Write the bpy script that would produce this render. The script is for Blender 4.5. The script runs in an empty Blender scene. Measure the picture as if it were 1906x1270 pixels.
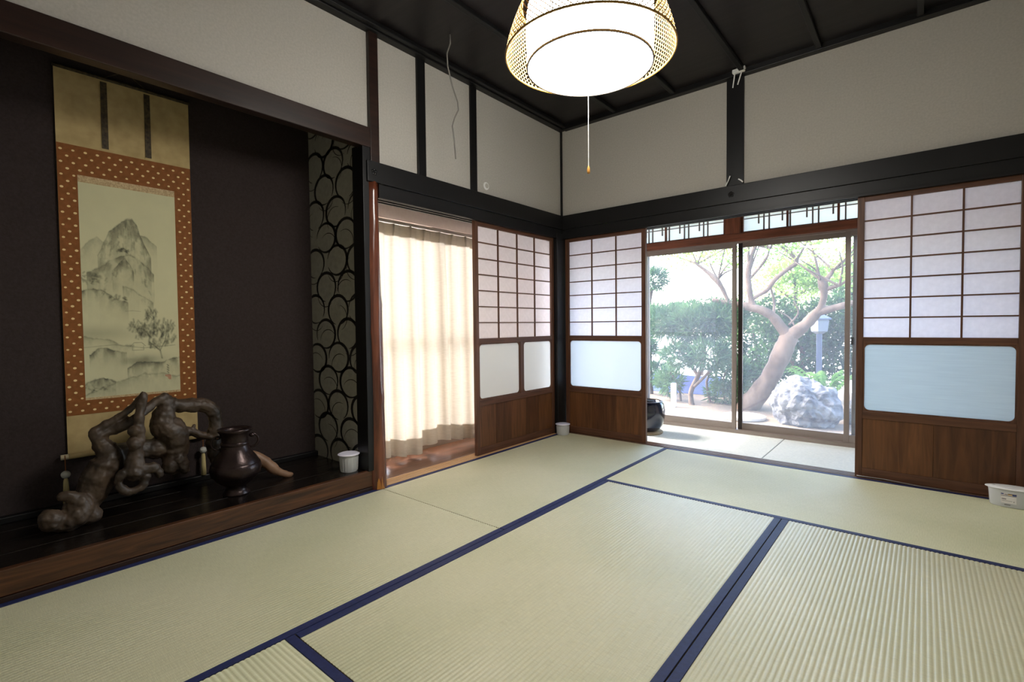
import bpy, bmesh, math, random
import numpy as np
from mathutils import Vector, Matrix

S = bpy.context.scene
C = S.collection
PI = math.pi
random.seed(7); rng = np.random.default_rng(7)

# ------------------------------------------------------------------ camera
cam = bpy.data.cameras.new('camera'); camo = bpy.data.objects.new('camera', cam); C.objects.link(camo)
YAW, PITCH, ROLL, FPX = 0.69465, -0.03137, -0.01043, 919.4
fwd = Vector((-math.sin(YAW)*math.cos(PITCH), math.cos(YAW)*math.cos(PITCH), math.sin(PITCH)))
rgt = Vector((math.cos(YAW), math.sin(YAW), 0)); upv = rgt.cross(fwd)
R_ = rgt*math.cos(ROLL)+upv*math.sin(ROLL); U_ = -rgt*math.sin(ROLL)+upv*math.cos(ROLL)
m = Matrix((R_, U_, -fwd)).transposed().to_4x4(); m.translation = Vector((2.534, -3.764, 0.980))
camo.matrix_world = m
cam.sensor_fit = 'HORIZONTAL'; cam.sensor_width = 36; cam.lens = 36*FPX/1906
cam.clip_start = 0.02; cam.clip_end = 300
S.camera = camo
S.view_settings.view_transform = 'Standard'; S.view_settings.look = 'None'
S.view_settings.gamma = 1; S.view_settings.use_curve_mapping = False
S.view_settings.exposure = 1.15

# ------------------------------------------------------------------ sky and sun
SKY = 1.35; SUN = 2.7; LAMP = 21.0
w = bpy.data.worlds.new('sky'); S.world = w; w.use_nodes = True
nt = w.node_tree; nt.nodes.clear()
sky = nt.nodes.new('ShaderNodeTexSky'); sky.sky_type = 'NISHITA'; sky.sun_disc = False
sky.sun_elevation = math.radians(48); sky.sun_rotation = math.radians(265)
sky.air_density = 1.2; sky.dust_density = 4.0; sky.ozone_density = 1.0
bg = nt.nodes.new('ShaderNodeBackground'); bg.inputs['Strength'].default_value = SKY
wo = nt.nodes.new('ShaderNodeOutputWorld')
nt.links.new(sky.outputs[0], bg.inputs[0]); nt.links.new(bg.outputs[0], wo.inputs[0])
sl = bpy.data.lights.new('sun', 'SUN'); sl.energy = SUN; sl.angle = math.radians(1.0); sl.color = (1, .95, .87)
slo = bpy.data.objects.new('sun', sl); C.objects.link(slo)
to_sun = Vector((-0.75, -0.08, 0.66)).normalized()
slo.rotation_euler = to_sun.to_track_quat('Z', 'Y').to_euler(); slo.location = (-6, -1, 6)

def portal(loc, rot, sx, sy, name):
    l = bpy.data.lights.new(name, 'AREA'); l.shape = 'RECTANGLE'; l.size = sx; l.size_y = sy
    l.cycles.is_portal = True
    o = bpy.data.objects.new(name, l); C.objects.link(o); o.location = loc; o.rotation_euler = rot
portal((1.25, 1.12, 0.98), (PI/2, 0, PI), 3.7, 2.0, 'sky_portal')           # looks towards -Y
portal((-0.74, -0.5, 0.9), (PI/2, 0, -PI/2), 3.0, 1.9, 'sky_portal')       # looks towards +X

# ------------------------------------------------------------------ materials
MATS = {}
def newmat(name):
    mt = bpy.data.materials.new(name); mt.use_nodes = True; MATS[name] = mt
    n = mt.node_tree.nodes; l = mt.node_tree.links; n.clear()
    out = n.new('ShaderNodeOutputMaterial')
    return mt, n, l, out
def srgb(r, g, b):
    f = lambda c: (c/255/12.92) if c/255 <= .04045 else ((c/255+.055)/1.055)**2.4
    return (f(r), f(g), f(b), 1)
def noise_ramp(n, l, c1, c2, scale, stretch, detail=4, lo=.3, hi=.7, dist=0.0, coord='Object'):
    tc = n.new('ShaderNodeTexCoord'); mp = n.new('ShaderNodeMapping'); mp.inputs['Scale'].default_value = stretch
    nz = n.new('ShaderNodeTexNoise'); nz.inputs['Scale'].default_value = scale; nz.inputs['Detail'].default_value = detail
    nz.inputs['Distortion'].default_value = dist
    rp = n.new('ShaderNodeValToRGB'); e = rp.color_ramp.elements
    e[0].position = lo; e[0].color = c1; e[1].position = hi; e[1].color = c2
    l.new(tc.outputs[coord], mp.inputs[0]); l.new(mp.outputs[0], nz.inputs['Vector']); l.new(nz.outputs['Fac'], rp.inputs[0])
    return rp, nz
def pbr(name, c1, c2=None, rough=.5, spec=.5, scale=6, stretch=(1, 1, 1), bump=0, bumpscale=None, metal=0, coat=0, lo=.3, hi=.7, dist=0.0, detail=4):
    mt, n, l, out = newmat(name)
    b = n.new('ShaderNodeBsdfPrincipled'); l.new(b.outputs[0], out.inputs[0])
    b.inputs['Roughness'].default_value = rough; b.inputs['Specular IOR Level'].default_value = spec
    b.inputs['Metallic'].default_value = metal; b.inputs['Coat Weight'].default_value = coat; b.inputs['Coat Roughness'].default_value = .15
    rp, nz = noise_ramp(n, l, c1, c2 or c1, scale, stretch, detail, lo, hi, dist)
    l.new(rp.outputs[0], b.inputs['Base Color'])
    if bump:
        src = nz
        if bumpscale:
            src = n.new('ShaderNodeTexNoise'); src.inputs['Scale'].default_value = bumpscale; src.inputs['Detail'].default_value = 3
            tc = n.new('ShaderNodeTexCoord'); l.new(tc.outputs['Object'], src.inputs['Vector'])
        bp = n.new('ShaderNodeBump'); bp.inputs['Strength'].default_value = bump; bp.inputs['Distance'].default_value = .01
        l.new(src.outputs['Fac'], bp.inputs['Height']); l.new(bp.outputs[0], b.inputs['Normal'])
    return mt
def thin(name, col, trans=.5, gloss=0.0, rough=.3, clear=0.0, weave=None, col2=None, scale=30, stretch=(1, 1, 1), tcol=None):
    """thin sheet that lets light through: paper, cloth, frosted glass, leaves"""
    mt, n, l, out = newmat(name)
    d = n.new('ShaderNodeBsdfDiffuse'); t = n.new('ShaderNodeBsdfTranslucent'); mx = n.new('ShaderNodeMixShader')
    mx.inputs[0].default_value = trans
    rp, nz = noise_ramp(n, l, col, col2 or col, scale, stretch)
    l.new(rp.outputs[0], d.inputs[0])
    if tcol: t.inputs[0].default_value = tcol
    else: l.new(rp.outputs[0], t.inputs[0])
    l.new(d.outputs[0], mx.inputs[1]); l.new(t.outputs[0], mx.inputs[2])
    last = mx
    if clear:
        tr = n.new('ShaderNodeBsdfTransparent'); m2 = n.new('ShaderNodeMixShader'); m2.inputs[0].default_value = clear
        l.new(last.outputs[0], m2.inputs[1]); l.new(tr.outputs[0], m2.inputs[2]); last = m2
    if gloss:
        g = n.new('ShaderNodeBsdfGlossy'); g.inputs['Roughness'].default_value = rough
        m3 = n.new('ShaderNodeMixShader'); fr = n.new('ShaderNodeFresnel'); fr.inputs[0].default_value = 1.45
        l.new(fr.outputs[0], m3.inputs[0])
        l.new(last.outputs[0], m3.inputs[1]); l.new(g.outputs[0], m3.inputs[2]); last = m3
    l.new(last.outputs[0], out.inputs[0])
    return mt

pbr('plaster', srgb(176, 172, 164), srgb(186, 182, 174), rough=.9, spec=.2, scale=90, bump=.12, bumpscale=500)
pbr('pink_plaster', srgb(205, 190, 186), srgb(210, 197, 192), rough=.9, spec=.2, scale=40, bump=.2, bumpscale=300)
pbr('black_wood', srgb(13, 13, 14), srgb(20, 19, 20), rough=.42, spec=.35, scale=5, stretch=(1, 1, 1), bump=.06)
pbr('ceiling_wood', srgb(20, 17, 18), srgb(32, 27, 27), rough=.38, spec=.4, scale=4, stretch=(.6, 8, 1), bump=.05)
for ax, st in (('x', (1.0, 14, 14)), ('y', (14, 1.0, 14)), ('z', (14, 14, 1.0))):
    pbr('door_wood_'+ax, srgb(72, 45, 31), srgb(102, 66, 46), rough=.45, spec=.4, scale=4, stretch=st, bump=.05)
    pbr('red_wood_'+ax, srgb(92, 50, 32), srgb(130, 76, 52), rough=.4, spec=.4, scale=4, stretch=st, bump=.05)
pbr('board_wood', srgb(78, 47, 26), srgb(112, 72, 42), rough=.42, spec=.4, scale=3, stretch=(9, 9, .8), bump=.04, dist=1.2)
pbr('board_wood_dark', srgb(64, 37, 20), srgb(94, 58, 34), rough=.42, spec=.4, scale=3, stretch=(9, 9, .8), bump=.04, dist=1.2)
pbr('alcove_beam', srgb(30, 19, 15), srgb(50, 31, 24), rough=.38, spec=.45, scale=3, stretch=(14, 1, 14), bump=.05)
pbr('alcove_kerb_wood', srgb(44, 25, 14), srgb(92, 56, 32), rough=.32, spec=.5, scale=2.4, stretch=(10, .8, 10), bump=.05, dist=2.2, detail=6)
pbr('alcove_board', srgb(13, 10, 9), srgb(26, 20, 16), rough=.24, spec=.5, scale=4, stretch=(22, 1.5, 6), bump=.25)
pbr('log', srgb(62, 28, 17), srgb(112, 60, 38), rough=.25, spec=.5, scale=3.2, stretch=(9, 9, .8), bump=.2, coat=.5, dist=.8)
pbr('log_base', srgb(140, 86, 26), srgb(178, 116, 44), rough=.4, scale=8)
pbr('alcove_paper', srgb(47, 39, 38), srgb(56, 47, 46), rough=.8, spec=.2, scale=90, bump=.25, bumpscale=160)
pbr('ring_paper', srgb(150, 148, 136), srgb(162, 159, 147), rough=.6, spec=.3, scale=30)
pbr('ring_ink', srgb(18, 17, 17), srgb(27, 26, 26), rough=.5, scale=40)
pbr('corridor_wood', srgb(80, 50, 36), srgb(116, 76, 56), rough=.3, spec=.5, scale=4, stretch=(12, 1, 4), bump=.06)
pbr('sill_wood', srgb(86, 62, 48), srgb(112, 84, 66), rough=.45, scale=5, stretch=(3, 3, 3))
pbr('sill_tape', srgb(196, 152, 108), srgb(212, 168, 122), rough=.4, scale=6)
pbr('carpet', srgb(206, 210, 205), srgb(220, 222, 216), rough=.95, spec=.1, scale=60, bump=.5, bumpscale=500)
pbr('bronze_aluminium', srgb(128, 116, 108), srgb(138, 126, 118), rough=.4, spec=.5, metal=.25, scale=3)
pbr('dark_aluminium', srgb(52, 46, 44), srgb(58, 52, 50), rough=.4, metal=.4, scale=3)
pbr('white_plastic', srgb(232, 232, 232), srgb(236, 236, 236), rough=.35, scale=3)
thin('milky_plastic', srgb(226, 228, 230), trans=.35, gloss=1, rough=.25)
pbr('lavender_lid', srgb(226, 224, 240), srgb(230, 228, 242), rough=.35, scale=3)
pbr('label_white', srgb(222, 218, 216), rough=.5); pbr('label_blue', srgb(52, 70, 128), rough=.5); pbr('label_dark', srgb(50, 46, 60), rough=.5)
pbr('label_tan', srgb(198, 160, 96), rough=.5); pbr('label_grey', srgb(130, 126, 126), rough=.5)
pbr('heri_blue', srgb(30, 36, 72), srgb(38, 46, 90), rough=.6, spec=.3, scale=60, stretch=(1, 1, 1), bump=.2, bumpscale=600)
pbr('mat_core', srgb(120, 110, 80), rough=.9)
pbr('bronze', srgb(40, 30, 30), srgb(56, 42, 40), rough=.3, spec=.5, metal=.6, scale=14, bump=.12, bumpscale=60)
pbr('root_wood', srgb(34, 27, 21), srgb(80, 64, 50), rough=.5, spec=.4, scale=9, bump=.5, detail=6)
pbr('root_leg_wood', srgb(108, 80, 60), srgb(150, 118, 94), rough=.5, spec=.4, scale=9, bump=.4, detail=6)
pbr('scroll_silk', srgb(172, 150, 104), srgb(194, 172, 124), rough=.75, spec=.2, scale=16, stretch=(1, 1, 1))
pbr('scroll_brocade', srgb(124, 75, 34), srgb(140, 86, 42), rough=.7, spec=.25, scale=50)
pbr('brocade_dot', srgb(226, 196, 136), srgb(236, 208, 150), rough=.6, scale=40)
pbr('scroll_trim', srgb(160, 130, 88), srgb(208, 184, 140), rough=.6, scale=140)
pbr('scroll_ribbon', srgb(44, 34, 24), srgb(84, 70, 44), rough=.7, scale=70)
pbr('ivory', srgb(222, 208, 176), rough=.4); pbr('ball_grey', srgb(176, 176, 168), srgb(200, 200, 192), rough=.35)
pbr('tassel', srgb(196, 178, 122), srgb(216, 198, 144), rough=.8, scale=60, stretch=(20, 20, 1), bump=.4)
pbr('cable_grey', srgb(120, 116, 110), rough=.5); pbr('cord_white', srgb(205, 200, 190), rough=.6)
pbr('knob_amber', srgb(176, 126, 60), rough=.3)
pbr('bamboo', srgb(128, 92, 28), srgb(150, 112, 40), rough=.5, scale=20)
pbr('lamp_rim', srgb(70, 58, 40), rough=.4)
pbr('nail_cover', srgb(30, 29, 30), rough=.35, metal=.6)
pbr('glaze', srgb(20, 24, 40), srgb(32, 38, 58), rough=.12, spec=.6, coat=.7, scale=5)
pbr('straw_ring', srgb(150, 134, 110), srgb(170, 154, 128), rough=.8, scale=40, bump=.4)
pbr('curtain_rail', srgb(180, 170, 160), rough=.4)
pbr('concrete', srgb(150, 146, 140), srgb(172, 168, 162), rough=.9, scale=10, bump=.3)
pbr('house_wall', srgb(200, 194, 184), rough=.9)
pbr('soil', srgb(66, 54, 42), srgb(110, 94, 76), rough=.95, scale=30, bump=.6, detail=6)
pbr('gravel', srgb(180, 176, 168), srgb(200, 196, 188), rough=.95, scale=30, bump=.5)
pbr('boulder', srgb(54, 56, 64), srgb(100, 101, 104), rough=.9, spec=.2, scale=11, bump=.9, detail=8, lo=.35, hi=.62)
pbr('bark', srgb(70, 56, 47), srgb(118, 99, 86), rough=.85, spec=.2, scale=7, stretch=(1, 1, .5), bump=.5)
pbr('bark_dark', srgb(66, 54, 46), srgb(104, 88, 76), rough=.85, spec=.2, scale=9, bump=.5)
pbr('post_blue', srgb(64, 74, 98), rough=.6); pbr('lamp_grey', srgb(104, 110, 122), rough=.5)
pbr('panel_blue', srgb(84, 100, 160), srgb(94, 112, 172), rough=.7)
pbr('paint_white', srgb(228, 228, 226), rough=.6)
thin('shoji_paper', srgb(226, 222, 232), trans=.5, col2=srgb(234, 230, 240), scale=40)
thin('frosted_glass', srgb(212, 220, 228), trans=.55, gloss=1, rough=.3)
thin('frosted_blue_glass', srgb(176, 190, 196), trans=.52, gloss=1, rough=.3, col2=srgb(184, 198, 203), scale=8, stretch=(.6, 1, 14))
thin('transom_glass', srgb(246, 250, 246), trans=.75, gloss=1, rough=.3)
thin('curtain_cloth', srgb(204, 194, 178), trans=.36, col2=srgb(220, 210, 194), scale=24, stretch=(1, 1, 9), tcol=srgb(168, 160, 149))
thin('leaf_needle', srgb(38, 66, 50), trans=.35, col2=srgb(88, 116, 78), scale=3)
thin('leaf_hedge', srgb(22, 44, 30), trans=.35, col2=srgb(64, 92, 56), scale=3)
thin('leaf_light', srgb(104, 140, 66), trans=.5, col2=srgb(156, 178, 96), scale=3)
thin('leaf_fern', srgb(62, 100, 50), trans=.5, col2=srgb(110, 146, 76), scale=3)

mt, n, l, out = newmat('window_glass')                      # clear pane; bluish-white translucent share imitates a hazy veil over the view
tr = n.new('ShaderNodeBsdfTransparent'); tr.inputs[0].default_value = (.97, .985, 1, 1)
veil = n.new('ShaderNodeBsdfTranslucent'); veil.inputs[0].default_value = (.86, .90, 1, 1)
mA = n.new('ShaderNodeMixShader'); mA.inputs[0].default_value = .05
gl = n.new('ShaderNodeBsdfGlossy'); gl.inputs['Roughness'].default_value = .02
fr = n.new('ShaderNodeFresnel'); fr.inputs[0].default_value = 1.5; mB = n.new('ShaderNodeMixShader')
l.new(tr.outputs[0], mA.inputs[1]); l.new(veil.outputs[0], mA.inputs[2])
l.new(fr.outputs[0], mB.inputs[0]); l.new(mA.outputs[0], mB.inputs[1]); l.new(gl.outputs[0], mB.inputs[2]); l.new(mB.outputs[0], out.inputs[0])

mt, n, l, out = newmat('lamp_glow')
em = n.new('ShaderNodeEmission'); em.inputs[0].default_value = (1, .965, .90, 1); em.inputs[1].default_value = LAMP
l.new(em.outputs[0], out.inputs[0])

def tatami_mat(name, c1, c2):
    mt, n, l, out = newmat(name)
    b = n.new('ShaderNodeBsdfPrincipled'); l.new(b.outputs[0], out.inputs[0])
    b.inputs['Roughness'].default_value = .42; b.inputs['Specular IOR Level'].default_value = .5
    rp, nz = noise_ramp(n, l, c1, c2, 26, (1, 14, 1), 5, .25, .75)           # rushes run across the mat
    rp2, nz2 = noise_ramp(n, l, (.86, .88, .82, 1), (1, 1, 1, 1), 1.3, (1, 1, 1), 3, .3, .6)
    # broad random mottling multiplied over the rush colour
    mx = n.new('ShaderNodeMix'); mx.data_type = 'RGBA'; mx.blend_type = 'MULTIPLY'; mx.inputs[0].default_value = 1
    l.new(rp.outputs[0], mx.inputs[6]); l.new(rp2.outputs[0], mx.inputs[7]); l.new(mx.outputs[2], b.inputs['Base Color'])
    bp = n.new('ShaderNodeBump'); bp.inputs['Strength'].default_value = .35; bp.inputs['Distance'].default_value = .002
    tc = n.new('ShaderNodeTexCoord'); mp = n.new('ShaderNodeMapping'); mp.inputs['Scale'].default_value = (30, 420, 1)
    nn = n.new('ShaderNodeTexNoise'); nn.inputs['Scale'].default_value = 1; nn.inputs['Detail'].default_value = 1
    l.new(tc.outputs['Object'], mp.inputs[0]); l.new(mp.outputs[0], nn.inputs['Vector']); l.new(nn.outputs['Fac'], bp.inputs['Height'])
    l.new(bp.outputs[0], b.inputs['Normal'])
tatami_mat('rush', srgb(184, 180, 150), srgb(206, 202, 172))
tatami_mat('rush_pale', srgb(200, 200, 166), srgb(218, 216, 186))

# ------------------------------------------------------------------ mesh helpers
class MB:
    def __init__(self): self.v = []; self.f = []
    def add(self, v, f):
        k = len(self.v); self.v += [tuple(p) for p in v]; self.f += [tuple(i+k for i in q) for q in f]; return self
    def box(self, x0, x1, y0, y1, z0, z1):
        return self.add([(x0, y0, z0), (x1, y0, z0), (x1, y1, z0), (x0, y1, z0), (x0, y0, z1), (x1, y0, z1), (x1, y1, z1), (x0, y1, z1)],
                        [(0, 3, 2, 1), (4, 5, 6, 7), (0, 1, 5, 4), (1, 2, 6, 5), (2, 3, 7, 6), (3, 0, 4, 7)])
    def tube(self, pts, rad, seg=10, cap=True, squash=1.0):
        pts = [Vector(p) for p in pts]; nP = len(pts); rings = []
        up = Vector((0, 0, 1)); prev = None
        for i, p in enumerate(pts):
            t = (pts[min(i+1, nP-1)]-pts[max(i-1, 0)]).normalized()
            if prev is None:
                a = t.cross(up)
                if a.length < .1: a = t.cross(Vector((1, 0, 0)))
            else: a = prev-t*prev.dot(t)
            a.normalize(); prev = a; b = t.cross(a)
            r = rad[i] if hasattr(rad, '__len__') else rad
            rings.append([p+(a*math.cos(2*PI*k/seg)+b*math.sin(2*PI*k/seg)*squash)*r for k in range(seg)])
        v = [q for r in rings for q in r]; f = []
        for i in range(nP-1):
            for k in range(seg):
                f.append((i*seg+k, i*seg+(k+1) % seg, (i+1)*seg+(k+1) % seg, (i+1)*seg+k))
        if cap: f.append(tuple(range(seg))[::-1]); f.append(tuple((nP-1)*seg+k for k in range(seg)))
        return self.add(v, f)
    def lathe(self, prof, c=(0, 0, 0), seg=32, sx=1, sy=1, cap=False):
        v = []; f = []
        for r, z in prof:
            for k in range(seg):
                a = 2*PI*k/seg; v.append((c[0]+r*sx*math.cos(a), c[1]+r*sy*math.sin(a), c[2]+z))
        for i in range(len(prof)-1):
            for k in range(seg):
                f.append((i*seg+k, i*seg+(k+1) % seg, (i+1)*seg+(k+1) % seg, (i+1)*seg+k))
        if cap: f.append(tuple(range(seg))[::-1]); f.append(tuple((len(prof)-1)*seg+k for k in range(seg)))
        return self.add(v, f)
    def sphere(self, c, r, seg=14, rings=8, s=(1, 1, 1)):
        v = [(c[0], c[1], c[2]-r*s[2])]; f = []
        for i in range(1, rings):
            t = PI*i/rings
            for k in range(seg):
                a = 2*PI*k/seg
                v.append((c[0]+r*s[0]*math.sin(t)*math.cos(a), c[1]+r*s[1]*math.sin(t)*math.sin(a), c[2]-r*s[2]*math.cos(t)))
        v.append((c[0], c[1], c[2]+r*s[2])); top = len(v)-1
        for k in range(seg): f.append((0, 1+(k+1) % seg, 1+k)); f.append((top, top-seg+k, top-seg+(k+1) % seg))
        for i in range(rings-2):
            for k in range(seg):
                a = 1+i*seg; f.append((a+k, a+(k+1) % seg, a+seg+(k+1) % seg, a+seg+k))
        return self.add(v, f)
    def mesh(self, name, base=(0, 0, 0)):
        me = bpy.data.meshes.new(name)
        me.from_pydata([(p[0]-base[0], p[1]-base[1], p[2]-base[2]) for p in self.v], [], self.f); me.update(); return me

def link(name, me, mat, parent=None, bevel=0, smooth=False, loc=None, fixn=True):
    o = bpy.data.objects.new(name, me); C.objects.link(o)
    if mat and not me.materials: me.materials.append(MATS[mat])
    if parent: o.parent = parent
    if loc: o.location = loc
    if smooth: me.polygons.foreach_set('use_smooth', [True]*len(me.polygons))
    if bevel:
        b = o.modifiers.new('bevel', 'BEVEL'); b.width = bevel; b.segments = 2; b.limit_method = 'ANGLE'
    return o
def tag(o, label=None, cat=None, group=None, kind=None):
    if label: o['label'] = label
    if cat: o['category'] = cat
    if group: o['group'] = group
    if kind: o['kind'] = kind
    return o
def empty(name, loc, label, cat, group=None, kind=None):
    o = bpy.data.objects.new(name, None); C.objects.link(o); o.location = loc; o.empty_display_size = .1
    return tag(o, label, cat, group, kind)
def part(name, mb, mat, parent=None, bevel=0, smooth=False):
    """mesh given in world coordinates, hung under an empty / part that is only translated"""
    base = (0, 0, 0); p = parent
    bx = Vector((0, 0, 0))
    while p is not None: bx += p.location; p = p.parent
    return link(name, mb.mesh(name, bx), mat, parent, bevel, smooth)
def top(name, mb, mat, label=None, cat=None, group=None, kind=None, bevel=0, smooth=False):
    xs = [p[0] for p in mb.v]; ys = [p[1] for p in mb.v]; zs = [p[2] for p in mb.v]
    b = ((min(xs)+max(xs))/2, (min(ys)+max(ys))/2, min(zs))
    o = link(name, mb.mesh(name, b), mat, None, bevel, smooth, b)
    return tag(o, label, cat, group, kind)
def struct(name, mb, mat, label, cat, bevel=0): return top(name, mb, mat, label, cat, kind='structure', bevel=bevel)
B = lambda *a: MB().box(*a)
def auto(o, ang=40):
    me = o.data; me.polygons.foreach_set('use_smooth', [True]*len(me.polygons))
    try: me.set_sharp_from_angle(angle=math.radians(ang))
    except Exception: pass
    return o

# ------------------------------------------------------------------ the room shell
CZ = 2.717          # underside of cornice
struct('floor', B(-.8, 3.1, -4.1, 1.0, -.12, -.056), 'concrete', 'hidden sub-floor under the tatami mats', 'floor')
struct('light_seal_slab', B(-1.25, 3.9, -4.2, 2.0, 2.93, 3.02), 'black_wood', 'unseen dark slab over room and veranda, added to stop light leaks', 'light_seal_slab')  # extra slab above the ceiling, added so no daylight leaks in
struct('wall_east', B(3.0, 3.1, -4.1, .1, -.06, 2.93), 'plaster', 'plaster wall at the right-hand end of the room', 'wall')
struct('wall_near', B(-.75, 3.0, -4.1, -4.0, -.06, 2.93), 'plaster', 'plaster wall behind the viewer', 'wall')
struct('wall_left', B(-.1, -.012, -1.965, 0, 1.84, 2.93), 'plaster', 'pale plaster wall above the curtain opening', 'wall')
struct('wall_alcove_front', B(-.1, -.012, -4.0, -2.02, 2.155, 2.93), 'plaster', 'pale plaster wall above the dark alcove', 'wall')
struct('wall_right', B(-.1, 3.0, .012, .1, 1.84, 2.93), 'plaster', 'pale plaster wall above the garden opening', 'wall')
struct('wall_alcove_back', B(-.72, -.64, -4.0, -2.0, -.06, 2.93), 'alcove_paper', 'dark brown papered back wall of the alcove', 'wall')
struct('trim_1', B(-.006, .01, -.008, .004, 1.96, CZ), 'black_wood', 'thin black strip down the room corner', 'trim')

# ceiling: boards lapped on battens
ce = empty('ceiling', (0, 0, CZ), 'dark brown timber ceiling of boards and battens', 'ceiling', kind='structure')
for i in range(10):
    y1 = 0.0-i*.4
    part('ceiling_board', MB().add([(0, y1, 2.752), (3, y1, 2.752), (3, y1-.41, 2.766), (0, y1-.41, 2.766), (0, y1, 2.762), (3, y1, 2.762), (3, y1-.41, 2.776), (0, y1-.41, 2.776)],
         [(0, 1, 2, 3), (4, 7, 6, 5), (0, 4, 5, 1), (1, 5, 6, 2), (2, 6, 7, 3), (3, 7, 4, 0)]), 'ceiling_wood', ce)
for x in (.06, .555, 1.05, 1.545, 2.0, 2.5):
    part('batten', B(x-.016, x+.016, -4, 0, 2.726, 2.754), 'black_wood', ce, .004)
struct('trim_2', B(-.02, .04, -4, 0, CZ, 2.757), 'black_wood', 'dark ceiling cornice along the alcove side', 'trim', .003)
struct('trim_3', B(0.04, 3, -.04, .02, CZ, 2.757), 'black_wood', 'dark ceiling cornice along the garden side', 'trim', .003)

# posts and studs of the upper walls
struct('trim_4', B(-.03, .004, -1.656, -1.589, 1.955, CZ+.01), 'black_wood', 'dark stud left of the hanging cable', 'stud', .002)
struct('trim_5', B(-.03, .004, -1.165, -1.104, 1.955, CZ+.01), 'black_wood', 'dark stud right of the hanging cable', 'stud', .002)
struct('trim_6', B(1.429, 1.545, -.006, .03, 1.955, CZ+.01), 'black_wood', 'broad dark stud above the garden opening', 'stud', .003)
struct('trim_7', B(-.05, .016, -2.025, -1.962, 1.95, CZ+.01), 'alcove_beam', 'reddish dark post above the log pillar', 'post', .004)
struct('trim_8', B(-.11, .012, -.095, .11, -.02, 1.80), 'black_wood', 'black square corner post between the sliding doors', 'post', .003)
struct('trim_9', B(2.965, 3.0, -.01, .08, -.02, 1.80), 'black_wood', 'black post at the far right end of the garden opening', 'post', .003)
# rail beams
struct('trim_10', B(-.05, .020, -2.052, -.0, 1.84, 1.963), 'black_wood', 'black rail beam above the curtain opening', 'beam', .003)
struct('trim_11', B(.02, 3.0, -.020, .05, 1.84, 1.963), 'black_wood', 'black rail beam above the garden opening', 'beam', .003)
def kamoi(name, boxes, label):
    mb = MB(); [mb.box(*b) for b in boxes]; return struct(name, mb, 'black_wood', label, 'door head')
kamoi('trim_12', [(-.11, .006, -1.965, .012, 1.772, 1.842)]+[(a, b, -1.965, -.09, 1.757, 1.774) for a, b in ((-.11, -.095), (-.068, -.052), (-.024, -.012), (-.004, .006))], 'grooved black head of the curtain-side sliding doors')
kamoi('trim_13', [(.012, 2.97, -.006, .11, 1.772, 1.842)]+[(.012, 2.97, a, b, 1.757, 1.774) for a, b in ((-.006, .004), (.012, .024), (.052, .068), (.095, .11))], 'grooved black head of the garden-side sliding doors')
# sills with pale runner strips
s1 = struct('trim_14', B(-.11, 0, -1.965, -.09, -.056, -.006), 'sill_wood', 'wooden floor track of the curtain-side doors', 'sill')
for a in (-.1, -.076, -.052, -.03, -.010): part('runner', B(a-.005, a+.005, -1.96, -.1, -.007, .001), 'sill_tape', s1)
s2 = struct('trim_15', B(.0, 2.99, 0, .11, -.056, -.006), 'sill_wood', 'wooden floor track of the garden-side doors', 'sill')
for a in (.012, .036, .056, .078, .1): part('runner', B(.02, 2.97, a-.005, a+.005, -.007, .001), 'sill_wood', s2)

# nail covers: six-petalled dark metal bosses
def boss(c, ax, label):
    mb = MB()
    for k in range(5):
        a = 2*PI*k/5+.3; p = [c[0], c[1], c[2]+.013*math.sin(a)]; p[1-ax] += .013*math.cos(a)
        s = [.006/.009]*3; s[ax] = .45; mb.sphere(p, .009, 8, 6, s=(1 if ax else .45, .45 if ax else 1, 1))
    mb.sphere(c, .007, 8, 6)
    top('nail_cover', mb, 'nail_cover', label, 'nail cover', 'nail covers', smooth=True)
boss((.020, -2.005, 1.90), 0, 'dark metal flower nail cover on the rail above the log pillar')
boss((1.465, -.020, 1.90), 1, 'dark metal flower nail cover on the rail above the garden opening')

# ------------------------------------------------------------------ tatami mats
def mat(name, x0, x1, y0, y1, along, label, rush='rush'):
    cx, cy = (x0+x1)/2, (y0+y1)/2
    if along == 'y': Lg, Wd, rz = y1-y0, x1-x0, 0
    else: Lg, Wd, rz = x1-x0, y1-y0, PI/2
    t = empty(name, (cx, cy, 0), label, 'tatami mat', 'six tatami mats'); t.rotation_euler.z = rz
    link('core', B(-Wd/2, Wd/2, -Lg/2, Lg/2, -.054, -.003).mesh('core'), 'mat_core', t)
    hw = .03; a, b = -Wd/2+hw, Wd/2-hw; nr = round((b-a)/.0152); v = []; f = []
    prof = []
    for i in range(nr):
        for k in range(5):
            prof.append((a+(b-a)*(i+k/5)/nr, -.0026+.0026*math.sin(PI*k/5)**.7 if k else -.0026))
    prof.append((b, -.0026))
    for (x, z) in prof: v += [(x, -Lg/2, z), (x, Lg/2, z)]
    for i in range(len(prof)-1): f.append((2*i, 2*i+2, 2*i+3, 2*i+1))
    link('rush_cover', MB().add(v, f).mesh('rush_cover'), rush, t, smooth=True)
    for s in (-1, 1):
        xa, xb = (-Wd/2, -Wd/2+hw) if s < 0 else (Wd/2-hw, Wd/2)
        link('cloth_border', B(xa, xb, -Lg/2, Lg/2, -.004, .0008).mesh('cloth_border'), 'heri_blue', t, .0012)
    return t
mat('tatami_mat', .002, .997, -1.992, -.012, 'y', 'tatami mat in front of the curtain, its end at the room corner')
mat('tatami_mat', .002, .997, -3.99, -1.996, 'y', 'tatami mat lying along the alcove step')
mat('tatami_mat', 1.001, 1.999, -3.022, -1.036, 'y', 'middle tatami mat framed by blue borders on both sides')
mat('tatami_mat', 2.003, 2.995, -3.022, -1.036, 'y', 'tatami mat at the lower right, right of the double blue border')
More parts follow.
